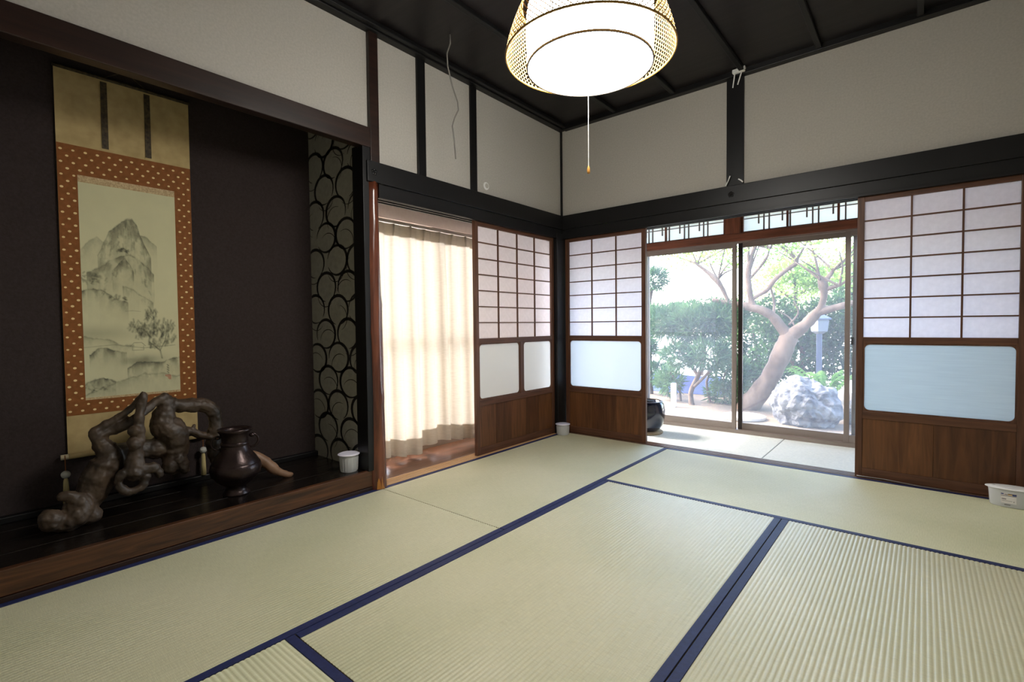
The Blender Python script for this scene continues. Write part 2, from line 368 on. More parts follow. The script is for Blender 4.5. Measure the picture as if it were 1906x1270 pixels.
mat('tatami_mat', 1.001, 2.995, -1.032, -.006, 'x', 'tatami mat lying along the garden opening, bright with window sheen', 'rush_pale')
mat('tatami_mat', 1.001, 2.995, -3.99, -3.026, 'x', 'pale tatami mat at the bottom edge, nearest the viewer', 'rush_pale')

# ------------------------------------------------------------------ sliding shoji doors
def loop_rr(x0, x1, z0, z1, r, seg=6):
    pts = []
    for cx, cz, a0 in ((x1-r, z1-r, 0), (x0+r, z1-r, 90), (x0+r, z0+r, 180), (x1-r, z0+r, 270)):
        for k in range(seg+1):
            a = math.radians(a0+90*k/seg); pts.append((cx+r*math.cos(a), cz+r*math.sin(a)))
    return pts
def shoji(name, u0, u1, plane, off, cols, panes, planks, label, glass, ztop=1.768):
    """u runs along the wall; off is the centre depth of the door; plane 'x' (wall X=0) or 'y'"""
    base = (off, (u0+u1)/2, 0) if plane == 'x' else ((u0+u1)/2, off, 0)
    t = empty(name, base, label, 'sliding door', kind='structure')
    def bx(a, b, d0, d1, z0, z1):
        return B(off+d0, off+d1, a, b, z0, z1) if plane == 'x' else B(a, b, off-d1, off-d0, z0, z1)
    def P(u, d, z): return (off+d, u, z) if plane == 'x' else (u, off-d, z)
    ax = 'y' if plane == 'x' else 'x'
    T = .014; sw = .036
    part('stile', bx(u0, u0+sw, -T, T, .002, ztop), 'door_wood_z', t, .002)
    part('stile', bx(u1-sw, u1, -T, T, .002, ztop), 'door_wood_z', t, .002)
    a, b = u0+sw, u1-sw
    for z0, z1 in ((ztop-.04, ztop), (.846, .884), (.372, .418), (.002, .058)):
        part('rail', bx(a, b, -T+.001, T-.001, z0, z1), 'door_wood_'+ax, t, .002)
    # lattice and its paper panes
    z0, z1 = .884, ztop-.04; rows = 7
    for i in range(1, rows):
        z = z0+(z1-z0)*i/rows; part('lattice_bar', bx(a, b, -.004, .007, z-.0042, z+.0042), 'door_wood_'+ax, t)
    for j in range(1, cols):
        u = a+(b-a)*j/cols; part('lattice_bar', bx(u-.0048, u+.0048, -.004, .0072, z0, z1), 'door_wood_z', t)
    cw, ch = (b-a)/cols, (z1-z0)/rows
    q = [P(-cw/2, 0, -ch/2), P(cw/2, 0, -ch/2), P(cw/2, 0, ch/2), P(-cw/2, 0, ch/2)]
    o0 = P(0, 0, 0); q = [(p[0]-o0[0], p[1]-o0[1], p[2]) for p in q]
    me = MB().add(q, [(0, 1, 2, 3)]).mesh('paper_pane')
    for i in range(rows):
        for j in range(cols):
            c = P(a+(j+.5)*cw, -.005, z0+(i+.5)*ch)
            o = link('paper_pane', me, 'shoji_paper', t); o.location = Vector(c)-t.location
    # rounded glass lights
    edges = [a]+[a+(b-a)*f for f in panes]+[b]
    for k in range(len(edges)-1):
        p0, p1 = edges[k], edges[k+1]
        if k: part('mullion', bx(p0-.022, p0+.022, -T+.002, T-.002, .418, .846), 'door_wood_z', t, .002)
        g0 = p0+(.022 if k else 0); g1 = p1-(.022 if k < len(edges)-2 else 0)
        inner = loop_rr(g0+.008, g1-.008, .427, .838, .028)
        outer = [(g0 if abs(u-(g0+.008)) < .03 and u < (g0+g1)/2 and (.45 < z < .81) else u, z) for u, z in inner]
        outer = []
        for u, z in inner:
            uu = g0 if u < g0+.02 else (g1 if u > g1-.02 else u); zz = .418 if z < .44 else (.846 if z > .825 else z)
            if uu not in (g0, g1) and zz not in (.418, .846): uu = g0 if u < (g0+g1)/2 else g1
            outer.append((uu, zz))
        v = []; f = []; nn = len(inner)
        for d in (.008, -.008):
            v += [P(u, d, z) for u, z in inner]+[P(u, d, z) for u, z in outer]
        for i in range(nn):
            j = (i+1) % nn
            f += [(i, j, nn+j, nn+i), (2*nn+i, 3*nn+i, 3*nn+j, 2*nn+j), (i, 2*nn+i, 2*nn+j, j)]
        part('glass_surround', MB().add(v, f), 'door_wood_z', t)
        gv = [P(u, 0, z) for u, z in loop_rr(g0+.006, g1-.006, .425, .84, .03)]
        part('glass_pane', MB().add(gv, [tuple(range(len(gv)))]), glass, t)
    part('back_board', bx(a, b, -.010, -.007, .058, .372), 'board_wood_dark', t)  # added behind the planks so no light shows through their gaps
    for k in range(planks):
        p0, p1 = a+(b-a)*k/planks, a+(b-a)*(k+1)/planks
        part('plank', bx(p0+.0006, p1-.0006, -.006, .006 if k % 2 else .0055, .058, .372), 'board_wood' if k % 2 == 0 else 'board_wood_dark', t, .0008)
    return t
shoji('door_1', -1.112, -.098, 'x', -.038, 4, [.545], 5, 'four-column shoji door beside the curtain, with two frosted panes below', 'frosted_glass')
shoji('door_2', .018, .795, 'y', .038, 3, [], 3, 'narrow shoji door between the room corner and the garden opening', 'frosted_glass')
shoji('door_3', 2.208, 2.965, 'y', .038, 3, [], 2, 'shoji door at the far right with a wide bluish frosted pane', 'frosted_blue_glass')

# ------------------------------------------------------------------ alcove
AZ = .118
struct('alcove_ceiling', B(-.64, -.1, -4, -2.06, 2.56, 2.62), 'black_wood', 'dark ceiling inside the alcove', 'ceiling')
struct('alcove_beam', B(-.05, .012, -4.0, -2.02, 2.04, 2.157), 'alcove_beam', 'reddish brown lintel beam over the alcove', 'beam', .004)
sd = struct('wall_alcove_side', B(-.66, -.05, -2.06, -2.0, -.06, 2.93), 'ring_paper', 'grey alcove side wall printed with black brushed rings', 'wall')
struct('trim_16', B(-.105, .006, -2.075, -2.02, AZ, 2.05), 'black_wood', 'black post at the alcove edge behind the log pillar', 'post', .002)
struct('trim_17', B(-.64, -.6, -4, -2.06, AZ, AZ+.03), 'black_wood', 'dark glossy skirting along the alcove back', 'skirting', .004)
mb = MB()                                               # brushed crescents
def crescent(cx, cz, r, rot, wmax, sweep):
    pts = []; n_ = 22; ci = []; 
    for k in range(n_+1):
        t = k/n_; a = rot-sweep/2+sweep*t; wd = wmax*math.sin(PI*min(1, max(0, t*.96+.02)))**.8+.0012
        pts.append((cx+(r+wd/2)*math.cos(a)*1.15, cz+(r+wd/2)*math.sin(a)*.95)); ci.append((cx+(r-wd/2)*math.cos(a)*1.15, cz+(r-wd/2)*math.sin(a)*.95))
    v = [(min(-.1, max(-.638, x)), -2.0612, z) for x, z in pts]+[(min(-.1, max(-.638, x)), -2.0612, z) for x, z in ci]
    f = [(k, k+1, n_+1+k+1, n_+1+k) for k in range(n_)]
    mb.add(v, f)
rr = random.Random(3)
z = .16; row = 0
while z < 2.55:
    for k in range(3):
        x = -.58+.25*k+(.125 if row % 2 else 0)+rr.uniform(-.015, .015)
        crescent(x, z+rr.uniform(-.012, .012), .098, rr.choice((.3, PI/2, PI*.8))+rr.uniform(-.5, .5), .020, 5.7)
        crescent(x+rr.uniform(-.03, .03), z-.05, .085, rr.uniform(0, 6), .004, 2.6)
    z += .155; row += 1
tag(part('ring_print', mb, 'ring_ink', sd), kind='stuff')

afl = struct('alcove_floor', B(-.64, -.03, -4, -2.06, -.056, AZ-.012), 'black_wood', 'black lacquered plank floor of the alcove', 'floor')
for k in range(4):
    x0 = -.64+k*.1525; part('plank', B(x0+.001, x0+.1515, -4, -2.06, AZ-.014, AZ-(.0006 if k % 2 else 0)), 'alcove_board', afl, .002)
struct('trim_18', B(-.03, .0, -4, -2.045, .022, AZ+.001), 'alcove_kerb_wood', 'brown grained front edge board of the alcove', 'kerb', .004)
struct('trim_19', B(-.04, .001, -4, -2.045, -.056, .02), 'alcove_beam', 'dark sill strip under the alcove edge board', 'sill', .003)

# log pillar: slightly crooked natural trunk
mb = MB(); zz = np.linspace(-.005, 1.845, 34); seg = 28; v = []; f = []
knots = [(.55, .3, .007), (1.42, -.4, .009), (1.1, .9, .006), (.95, -1.0, .005), (1.6, .2, .006)]
for i, z in enumerate(zz):
    r0 = .0445+.006*max(0, 1-z/.5)+.004*(1-z/1.8)
    ox = .004*math.sin(z*2.1+.4); oy = .008*(1-z/1.85)+.004*math.sin(z*3.0)
    for k in range(seg):
        a = 2*PI*k/seg; r = r0+.0018*math.sin(3*a+z*4)+.0012*math.sin(7*a-z*6)
        for kz, ka, kh in knots:
            d = (z-kz)**2/.0012+((a-ka+PI) % (2*PI)-PI)**2/.10; r += kh*math.exp(-d)
        v.append((-.022+ox+r*math.cos(a), -2.004+oy+r*math.sin(a), z))
for i in range(len(zz)-1):
    for k in range(seg): f.append((i*seg+k, i*seg+(k+1) % seg, (i+1)*seg+(k+1) % seg, (i+1)*seg+k))
f.append(tuple((len(zz)-1)*seg+k for k in range(seg)))
mb.add(v, f)
lp = empty('log_pillar', (-.022, -2.004, 0), 'polished reddish natural log pillar between alcove and curtain', 'pillar')
part('trunk', mb, 'log', lp, smooth=True)
for k, (yy, hh) in enumerate(((-2.02, .07), (-1.995, .095), (-1.972, .06))):      # shaved facets at the foot
    zz2 = [0.002, hh*.5, hh]; 
    x_ = lambda y, s=0: -.022+math.sqrt(max(.0004, .0575**2-(y+1.998)**2))+.0015
    part('foot_facet', MB().add([(x_(yy-.013), yy-.013, .002), (x_(yy+.013), yy+.013, .002), (x_(yy+.009)-.003, yy+.009, hh*.55), (x_(yy)-.005, yy, hh), (x_(yy-.009)-.003, yy-.009, hh*.55),
        (x_(yy)-.02, yy, .002), (x_(yy)-.02, yy, hh)], [(0, 1, 2, 3, 4), (0, 5, 1), (1, 5, 6, 2), (2, 6, 3), (3, 6, 4), (4, 6, 5, 0)]), 'log_base', lp)

# ------------------------------------------------------------------ hanging scroll
SX = -.628; y0, y1 = -3.322, -2.766
sc = empty('hanging_scroll', (SX, (y0+y1)/2, .37), 'hanging scroll with ink mountain landscape in spotted orange brocade', 'scroll')
def sheet(x, a, b, z0, z1, th=.0015): return B(x-th, x, a, b, z0, z1)
part('backing_silk', sheet(SX, y0, y1, .372, 2.232), 'scroll_silk', sc)
br = part('brocade_border', sheet(SX+.0017, y0+.0005, y1-.0005, .565, 1.872), 'scroll_brocade', sc)
py0, py1, pz0, pz1 = -3.249, -2.846, .645, 1.700
# brocade dots
mb = MB(); rr = random.Random(5); zr = .585; row = 0
while zr < 1.862:
    yy = y0+.014+(.023 if row % 2 else 0)
    while yy < y1-.008:
        if not (py0-.008 < yy < py1+.008 and pz0-.02 < zr < pz1+.045):
            s = rr.uniform(.85, 1.1); e = .0065*s; h = .0052*s
            mb.add([(SX+.0023, yy+e*math.cos(a*PI/4), zr+h*math.sin(a*PI/4)) for a in range(8)], [tuple(range(8))])
        yy += .046
    zr += .030; row += 1
tag(part('dot_print', mb, 'brocade_dot', br), kind='stuff')
part('gold_trim', sheet(SX+.0024, py0, py1, pz1, 1.733, .0008), 'scroll_trim', sc)
part('gold_trim', sheet(SX+.0024, py0, py1, .634, pz0, .0008), 'scroll_trim', sc)
for yc in (-3.137, -2.958): part('ribbon', sheet(SX+.004, yc-.013, yc+.013, 1.885, 2.215), 'scroll_ribbon', sc)
part('top_rod', MB().tube([(SX+.004, y0-.004, 2.232), (SX+.004, y1+.004, 2.232)], .008, 10), 'scroll_ribbon', sc, smooth=True)
part('bottom_roller', MB().tube([(SX+.012, y0, .372), (SX+.012, y1, .372)], .013, 14), 'scroll_silk', sc, smooth=True)
for a, b in ((y0-.028, y0), (y1, y1+.028)):
    part('roller_end', MB().tube([(SX+.012, a, .372), (SX+.012, b, .372)], .0125, 14), 'ivory', sc, smooth=True)
part('hanging_cord', MB().tube([(SX+.003, -3.137, 2.236), (SX, -3.045, 2.30), (SX+.003, -2.958, 2.236)], .002, 6), 'scroll_ribbon', sc)
part('hook', MB().tube([(SX-.012, -3.045, 2.31), (SX+.004, -3.045, 2.305), (SX+.006, -3.045, 2.292)], .002, 6), 'nail_cover', sc)
# the ink painting (flat print): brush work on a fine grid
PW, PH = 190, 497
U, V = np.meshgrid(np.linspace(0, 1, PW), np.linspace(0, 1, PH)); asp = (pz1-pz0)/(py1-py0)
def vnoise(fx, fy, seed, octv=4):
    r = np.random.default_rng(seed); tot = np.zeros_like(U); amp = 1; s = 0
    for o in range(octv):
        gx, gy = int(fx*2**o)+2, int(fy*2**o)+2; g = r.random((gy+1, gx+1))
        x = U*(gx-1); y = V*(gy-1); xi = x.astype(int); yi = y.astype(int); xf = x-xi; yf = y-yi
        xf = xf*xf*(3-2*xf); yf = yf*yf*(3-2*yf)
        tot += amp*((g[yi, xi]*(1-xf)+g[yi, xi+1]*xf)*(1-yf)+(g[yi+1, xi]*(1-xf)+g[yi+1, xi+1]*xf)*yf); s += amp; amp *= .55
    return tot/s
N1 = vnoise(10, 26, 1); N2 = vnoise(30, 60, 2, 3); N3 = vnoise(5, 12, 3)
ink = np.zeros_like(U)
def put(mask, a):
    global ink
    ink = 1-(1-ink)*(1-np.clip(mask, 0, 1)*a)
def stroke(pts, wd, a, soft=1.0, dry=.5):
    d = np.full_like(U, 9.)
    for i in range(len(pts)-1):
        (ax_, ay_), (bx_, by_) = pts[i], pts[i+1]
        dx, dy = bx_-ax_, (by_-ay_)*asp; t = np.clip(((U-ax_)*dx+(V-ay_)*asp*dy)/(dx*dx+dy*dy+1e-9), 0, 1)
        d = np.minimum(d, np.hypot(U-ax_-t*dx, (V-ay_)*asp-t*dy))
    put(np.exp(-(d/wd)**2)*(1-dry+dry*2*np.clip(N2-.25, 0, 1)), a)
def ridge(pts, fall, a, lo=.0, line=.5, seed=0):
    xs = [p[0] for p in pts]; ys = [p[1] for p in pts]
    rv = np.interp(U, xs, ys, left=2, right=2)+.02*(N1-.5)
    inside = (V > rv)&(U >= xs[0])&(U <= xs[-1]); d = V-rv
    tex = np.clip((vnoise(14, 18, 40+seed)-.38)*3.2, 0, 1)
    put(np.where(inside, np.exp(-d/fall)*(lo+tex), 0), a)
    put(np.exp(-(d/.004)**2)*(U >= xs[0])*(U <= xs[-1])*np.clip(N2*1.6-.3, 0, 1), line)
ridge([(.0, .31), (.08, .27), (.16, .245), (.24, .28)], .05, .25, .3, .1, 1)
ridge([(.60, .22), (.68, .225), (.78, .262)], .025, .4, .6, .1, 2)
ridge([(.16, .335), (.22, .28), (.28, .22), (.34, .185), (.40, .165), (.46, .142), (.52, .14), (.57, .165), (.60, .22), (.66, .28), (.71, .325)], .10, .62, .12, .55, 3)
ridge([(.42, .19), (.46, .165), (.50, .19), (.54, .25)], .05, .5, .1, .3, 4)
ridge([(.05, .42), (.18, .385), (.30, .345), (.40, .32), (.50, .318), (.60, .345), (.68, .375), (.74, .41)], .055, .6, .12, .45, 5)
ridge([(.30, .40), (.38, .355), (.43, .335), (.48, .36), (.52, .40)], .045, .8, .1, .5, 6)
ridge([(.0, .50), (.1, .485), (.2, .50), (.34, .535), (.45, .55)], .028, .75, .15, .5, 7)
ridge([(.40, .47), (.5, .485), (.6, .515), (.72, .545)], .03, .5, .12, .35, 8)
rr = random.Random(11)
for _ in range(110):                                   # dry texture strokes on the rock faces
    x = rr.uniform(.2, .68); top_ = np.interp(x, [.2, .34, .5, .6, .7], [.31, .19, .145, .23, .33]); y = top_+rr.random()**1.4*.22
    sl_ = (x-.47)*.35; stroke([(x, y), (x+sl_*.25+rr.uniform(-.01, .01), y+rr.uniform(.012, .03))], rr.uniform(.004, .009), rr.uniform(.12, .4), dry=.8)
def tree(cx, cy, sx_, sy_, n_, a, droop=.0):
    for _ in range(n_):
        ang = rr.uniform(0, 2*PI); r = math.sqrt(rr.random()); x = cx+sx_*r*math.cos(ang); y = cy+sy_*r*math.sin(ang)
        stroke([(x, y), (x+rr.uniform(-.03, .03), y+rr.uniform(0, .012)+droop)], rr.uniform(.006, .012), a, dry=.7)
tree(.42, .298, .06, .010, 14, .7); tree(.09, .435, .09, .03, 34, .38); tree(.14, .43, .05, .02, 12, .3)
tree(.33, .525, .09, .012, 16, .65)
stroke([(.42, .593), (.5, .59), (.58, .594)], .003, .5)
for cx, cy, sx_, sy_, n_ in ((.55, .655, .10, .03, 40), (.70, .60, .08, .035, 40), (.68, .68, .10, .035, 46), (.85, .66, .11, .04, 44), (.88, .72, .09, .03, 26), (.72, .745, .07, .02, 24), (.58, .70, .06, .02, 20)):
    tree(cx, cy, sx_, sy_, n_, .42, .012)
stroke([(.80, .83), (.78, .79), (.70, .76), (.66, .745), (.68, .69)], .008, .75); stroke([(.78, .79), (.84, .74), (.86, .69)], .006, .6)
stroke([(.68, .72), (.6, .68)], .005, .6); stroke([(.72, .70), (.72, .62)], .005, .6)
ridge([(.0, .715), (.12, .72), (.25, .735), (.4, .76), (.5, .765)], .02, .35, .4, .25, 9)
ridge([(.05, .80), (.14, .775), (.24, .77), (.36, .79), (.42, .80)], .028, .75, .3, .5, 10)
stroke([(.0, .765), (.3, .755), (.6, .775), (.95, .765)], .006, .35)
stroke([(.46, .765), (.5, .748), (.58, .748), (.62, .765)], .004, .6); stroke([(.48, .765), (.48, .785), (.6, .785), (.6, .765)], .004, .5)
put(np.exp(-((V-.835)/.022)**2)*np.exp(-((U-.55)/.2)**2)*(.4+N1), .5)
ridge([(.42, .875), (.52, .845), (.62, .838), (.74, .852), (.86, .84), (1.0, .83)], .035, .7, .15, .55, 12)
ridge([(.0, .94), (.08, .92), (.18, .915), (.3, .94)], .03, .85, .3, .6, 13)
ridge([(.0, .985), (.2, .955), (.42, .925), (.6, .905), (.8, .91), (1.0, .925)], .03, .32, .1, .45, 14)
tree(.12, .955, .12, .015, 14, .5)
for k in range(4): stroke([(.855, .865+k*.012), (.87, .872+k*.012)], .006, .8)
put(np.exp(-((V-.70)/.03)**2)*np.exp(-((U-.1)/.3)**2), .22)
ink = np.clip(ink, 0, 1)**.72*.95
paper = np.array(srgb(206, 202, 164)[:3])*(0.94+.10*N3[..., None])
dark = np.array(srgb(46, 50, 46)[:3])
col = paper*(1-ink[..., None])+dark*ink[..., None]
seal = (np.abs(U-.862) < .034)&(np.abs(V-.93) < .013)&(N2 > .42)
col[seal] = col[seal]*.45+np.array(srgb(176, 70, 50)[:3])*.55
ys = py0+(py1-py0)*U; zs = pz1-(pz1-pz0)*V
verts = np.stack([np.full_like(ys, 0), ys-sc.location.y, zs-sc.location.z], -1).reshape(-1, 3)
idx = np.arange(PW*PH).reshape(PH, PW)
faces = np.stack([idx[:-1, :-1], idx[1:, :-1], idx[1:, 1:], idx[:-1, 1:]], -1).reshape(-1, 4)
me = bpy.data.meshes.new('painting'); me.from_pydata(verts.tolist(), [], faces.tolist()); me.update()
ca = me.color_attributes.new('ink', 'FLOAT_COLOR', 'POINT')
ca.data.foreach_set('color', np.concatenate([col.reshape(-1, 3), np.ones((PW*PH, 1))], 1).astype(np.float32).ravel())
mt, n, l, out = newmat('ink_painting')
b = n.new('ShaderNodeBsdfPrincipled'); at = n.new('ShaderNodeVertexColor'); at.layer_name = 'ink'
b.inputs['Roughness'].default_value = .8; b.inputs['Specular IOR Level'].default_value = .2
l.new(at.outputs[0], b.inputs['Base Color']); l.new(b.outputs[0], out.inputs[0])
po = link('painting', me, 'ink_painting', sc); po.location.x = .0028; po['label'] = 'ink landscape of mountain, trees and water with red seal'

def weight(y, label):
    t = empty('scroll_weight', (SX+.03, y, .148), label, 'scroll weight', 'scroll weights')
    part('cord', MB().tube([(SX+.03, y, .384), (SX+.03, y, .305)], .0018, 6), 'scroll_brocade', t)
    part('ball', MB().sphere((SX+.03, y, .292), .0185), 'ball_grey', t, smooth=True)
    part('tassel', MB().lathe([(.003, .276), (.008, .27), (.010, .255), (.0115, .21), (.013, .151), (.0, .150)], (SX+.03, y, 0), 12), 'tassel', t, smooth=True)
weight(-2.752, 'tasselled scroll weight hanging beside the bronze vase'); weight(-3.337, 'tasselled scroll weight hanging at the shadowed left end')

# ------------------------------------------------------------------ driftwood root
LIMBS = dict(
 knob=[(-0.28, -3.448, 0.205, 0.0315), (-0.28, -3.408, 0.158, 0.0388), (-0.28, -3.356, 0.172, 0.0535), (-0.28, -3.327, 0.216, 0.0423), (-0.28, -3.367, 0.262, 0.0278), (-0.28, -3.401, 0.272, 0.0183)],
 body=[(-0.34, -3.328, 0.178, 0.0526), (-0.34, -3.289, 0.24, 0.066), (-0.34, -3.252, 0.329, 0.074), (-0.34, -3.222, 0.396, 0.060), (-0.34, -3.254, 0.478, 0.0342), (-0.34, -3.274, 0.511, 0.0243), (-0.34, -3.243, 0.537, 0.0221), (-0.34, -3.183, 0.57, 0.02), (-0.33, -3.125, 0.62, 0.0178), (-0.30, -3.090, 0.669, 0.018)],
 arm=[(-0.34, -3.263, 0.499, 0.0292), (-0.34, -3.2, 0.518, 0.0274), (-0.32, -3.143, 0.544, 0.0279), (-0.32, -3.097, 0.578, 0.0231), (-0.34, -3.046, 0.618, 0.0209), (-0.35, -2.987, 0.648, 0.0239)],
 column=[(-0.27, -3.098, 0.68, 0.0176), (-0.27, -3.112, 0.614, 0.0225), (-0.26, -3.124, 0.553, 0.0249), (-0.26, -3.13, 0.478, 0.0299), (-0.26, -3.138, 0.417, 0.0323), (-0.26, -3.144, 0.356, 0.0422), (-0.26, -3.151, 0.315, 0.0545)],
 hook=[(-0.25, -3.139, 0.331, 0.0347), (-0.25, -3.098, 0.33, 0.0277), (-0.25, -3.066, 0.322, 0.0254), (-0.25, -3.05, 0.282, 0.0153)],
 ring=[(-0.25, -3.185, 0.33, 0.0269), (-0.25, -3.209, 0.299, 0.0194), (-0.25, -3.201, 0.26, 0.0195), (-0.25, -3.162, 0.235, 0.0197), (-0.25, -3.119, 0.251, 0.02), (-0.25, -3.105, 0.298, 0.0251)],
 mass=[(-0.36, -2.98, 0.634, 0.0295), (-0.36, -2.991, 0.574, 0.0508), (-0.36, -3.004, 0.509, 0.064), (-0.36, -2.966, 0.462, 0.0755), (-0.36, -2.95, 0.385, 0.0624), (-0.36, -2.963, 0.333, 0.0541), (-0.36, -2.957, 0.288, 0.0488), (-0.36, -2.979, 0.261, 0.0243)],
 toe=[(-0.33, -2.955, 0.342, 0.0377), (-0.33, -2.931, 0.296, 0.0353), (-0.33, -2.925, 0.259, 0.0245)],
 arch=[(-0.38, -2.975, 0.605, 0.0351), (-0.38, -2.898, 0.584, 0.0415), (-0.38, -2.825, 0.58, 0.0396), (-0.38, -2.774, 0.547, 0.0402), (-0.38, -2.758, 0.481, 0.0375), (-0.38, -2.765, 0.421, 0.0403), (-0.38, -2.772, 0.347, 0.0374), (-0.39, -2.748, 0.266, 0.0377), (-0.4, -2.654, 0.236, 0.0359), (-0.37, -2.590, 0.256, 0.0303)],
 low=[(-0.36, -2.938, 0.471, 0.0299), (-0.36, -2.884, 0.45, 0.0249), (-0.36, -2.823, 0.417, 0.0197), (-0.36, -2.788, 0.399, 0.0114)],
 spur=[(-.36, -2.88, .45, .016), (-.355, -2.868, .482, .008)],
 dark=[(-0.38, -3.21, 0.388, 0.0628), (-0.38, -3.107, 0.397, 0.0519), (-0.38, -3.031, 0.39, 0.0585), (-0.38, -2.974, 0.42, 0.0596)])
def limb_tube(mb, P, seg=12, wob=.12, sub=4, seed=0):
    r_ = random.Random(seed); pts = []; rad = []
    for i in range(len(P)-1):
        p0, p1, p2, p3 = P[max(i-1, 0)], P[i], P[i+1], P[min(i+2, len(P)-1)]
        for k in range(sub):
            t = k/sub; q = [.5*(2*p1[j]+(p2[j]-p0[j])*t+(2*p0[j]-5*p1[j]+4*p2[j]-p3[j])*t*t+(3*p1[j]-p0[j]-3*p2[j]+p3[j])*t**3) for j in range(4)]
            pts.append(q[:3]); rad.append(max(.004, q[3])*(1+r_.uniform(-wob, wob)))
    pts.append(P[-1][:3]); rad.append(P[-1][3])
    # rounded ends
    d0 = (Vector(pts[0])-Vector(pts[1])).normalized(); d1 = (Vector(pts[-1])-Vector(pts[-2])).normalized()
    pts = [tuple(Vector(pts[0])+d0*rad[0]*.6)]+pts+[tuple(Vector(pts[-1])+d1*rad[-1]*.6)]; rad = [rad[0]*.45]+rad+[rad[-1]*.45]
    mb.tube(pts, rad, seg)
mb = MB()
for i, k in enumerate(LIMBS): limb_tube(mb, [(p[0], p[1], p[2], p[3]*.9) for p in LIMBS[k]], seed=i, wob=.07)
for c, r in (((-.27, -3.43, .18), .045), ((-.3, -3.34, .205), .055), ((-.31, -3.3, .16), .042), ((-.25, -3.145, .455), .032), ((-.25, -3.142, .515), .028), ((-.33, -2.99, .30), .036)):
    mb.sphere(c, r)
root = empty('driftwood_root', (-.33, -3.0, AZ), 'gnarled dark driftwood root ornament standing in the alcove', 'driftwood')
ro = part('gnarled_root', mb, 'root_wood', root, smooth=True)
rm = ro.modifiers.new('remesh', 'REMESH'); rm.mode = 'VOXEL'; rm.voxel_size = .005; rm.use_smooth_shade = True
tx = bpy.data.textures.new('root_noise', 'CLOUDS'); tx.noise_scale = .04; tx.noise_depth = 4
dm = ro.modifiers.new('gnarl', 'DISPLACE'); dm.texture = tx; dm.strength = .018; dm.mid_level = .5; dm.texture_coords = 'LOCAL'
mb = MB(); limb_tube(mb, [(-.38, -2.62, .250, .031), (-0.36, -2.578, 0.263, 0.029), (-0.33, -2.524, 0.215, 0.029), (-0.3, -2.479, 0.163, 0.026), (-0.28, -2.425, 0.132, 0.0165), (-.278, -2.402, .130, .012)], seg=16, seed=30)
rl = part('root_leg', mb, 'root_leg_wood', root, smooth=True); rl['label'] = 'paler root leg reaching out behind the vase'

# ------------------------------------------------------------------ bronze vase
vc = (-.215, -2.727, AZ)
va = empty('bronze_vase', vc, 'dark bronze vase with ring handles on the alcove floor', 'vase')
part('body', MB().lathe([(0, 0), (.062, .0), (.064, .008), (.052, .02), (.047, .04), (.06, .052), (.09, .075), (.110, .105), (.117, .135), (.112, .165), (.094, .195), (.074, .222), (.064, .25), (.061, .275), (.064, .30), (.072, .322), (.081, .332), (.081, .341), (.070, .343), (.060, .328), (.056, .29), (.06, .24), (.09, .18), (.1, .13), (.05, .07), (0, .06)], vc, 40), 'bronze', va, smooth=True)
part('relief_band', MB().lathe([(.108, .098), (.115, .105), (.1205, .135), (.116, .16), (.110, .166)], vc, 40), 'bronze', va, smooth=True)
part('relief_band', MB().lathe([(.0625, .255), (.0665, .258), (.0655, .272), (.0615, .275)], vc, 40), 'bronze', va, smooth=True)
hd = Vector((.36, .93, 0))       # handles seen edge-on left and right
for s in (-1, 1):
    pts = []
    for k in range(13):
        a = -1.9+3.5*k/12; pts.append(Vector(vc)+hd*s*(.062+.016+.030*math.cos(a))+Vector((0, 0, .272+.034*math.sin(a))))
    h = part('handle', MB().tube(pts, .0055, 10), 'bronze', va, smooth=True)
    part('handle_boss', MB().sphere(Vector(vc)+hd*s*.078+Vector((0, 0, .300)), .014, 10, 8, (1, 1, .8)), 'bronze', h, smooth=True)

# ------------------------------------------------------------------ plastic dehumidifier tubs
def tub(loc, r0, r1, h, label, sx=1, sy=1, rot=0, lidmat='lavender_lid'):
    t = empty('moisture_absorber_tub', loc, label, 'plastic tub', 'moisture absorber tubs')
    def lat(name, prof, matn, seg=40):
        o = link(name, MB().lathe(prof, (0, 0, 0), seg, sx, sy).mesh(name), matn, t, smooth=True); o.rotation_euler.z = rot; auto(o, 50); return o
    body = lat('body', [(0, 0), (r0*.96, 0), (r0, .004), (r0+(r1-r0)*.82, h*.80), (r0+(r1-r0)*.84, h*.81), (r1*1.0, h*.83), (r1*1.015, h*.93), (r1*1.015, h*.935)], 'milky_plastic')
    lat('lid', [(r1*1.12, h*.93), (r1*1.14, h*.945), (r1*1.12, h*.965), (r1*.99, h*.972), (r1*.95, h*1.0), (r1*.6, h*1.01), (0, h*1.012)], lidmat)
    if sx == 1:                                    # vertical ribs
        for k in range(20):
            a = 2*PI*k/20; c, s = math.cos(a), math.sin(a)
            o = link('rib', MB().tube([(r0*1.0*c, r0*s, .006), ((r0+(r1-r0)*.8)*c, (r0+(r1-r0)*.8)*s, h*.78)], .0016, 5).mesh('rib'), 'milky_plastic', body)
    else:
        for s in (-1, 1): lat('corner_hole', [(0, h*1.0125), (.004, h*1.014)], 'label_grey', 10).location = (s*r1*sx*.75, 0, 0)
    return t
tub((-.108, -2.135, AZ), .049, .056, .108, 'ribbed white plastic tub with lid on the alcove edge')
tub((.062, -.098, .001), .052, .058, .098, 'white plastic tub standing in the room corner')
bt = tub((2.905, -.105, .001), .05, .054, .100, 'oval clear plastic tub with printed label by the right-hand door', sx=1.75, sy=.86, rot=.03, lidmat='white_plastic')
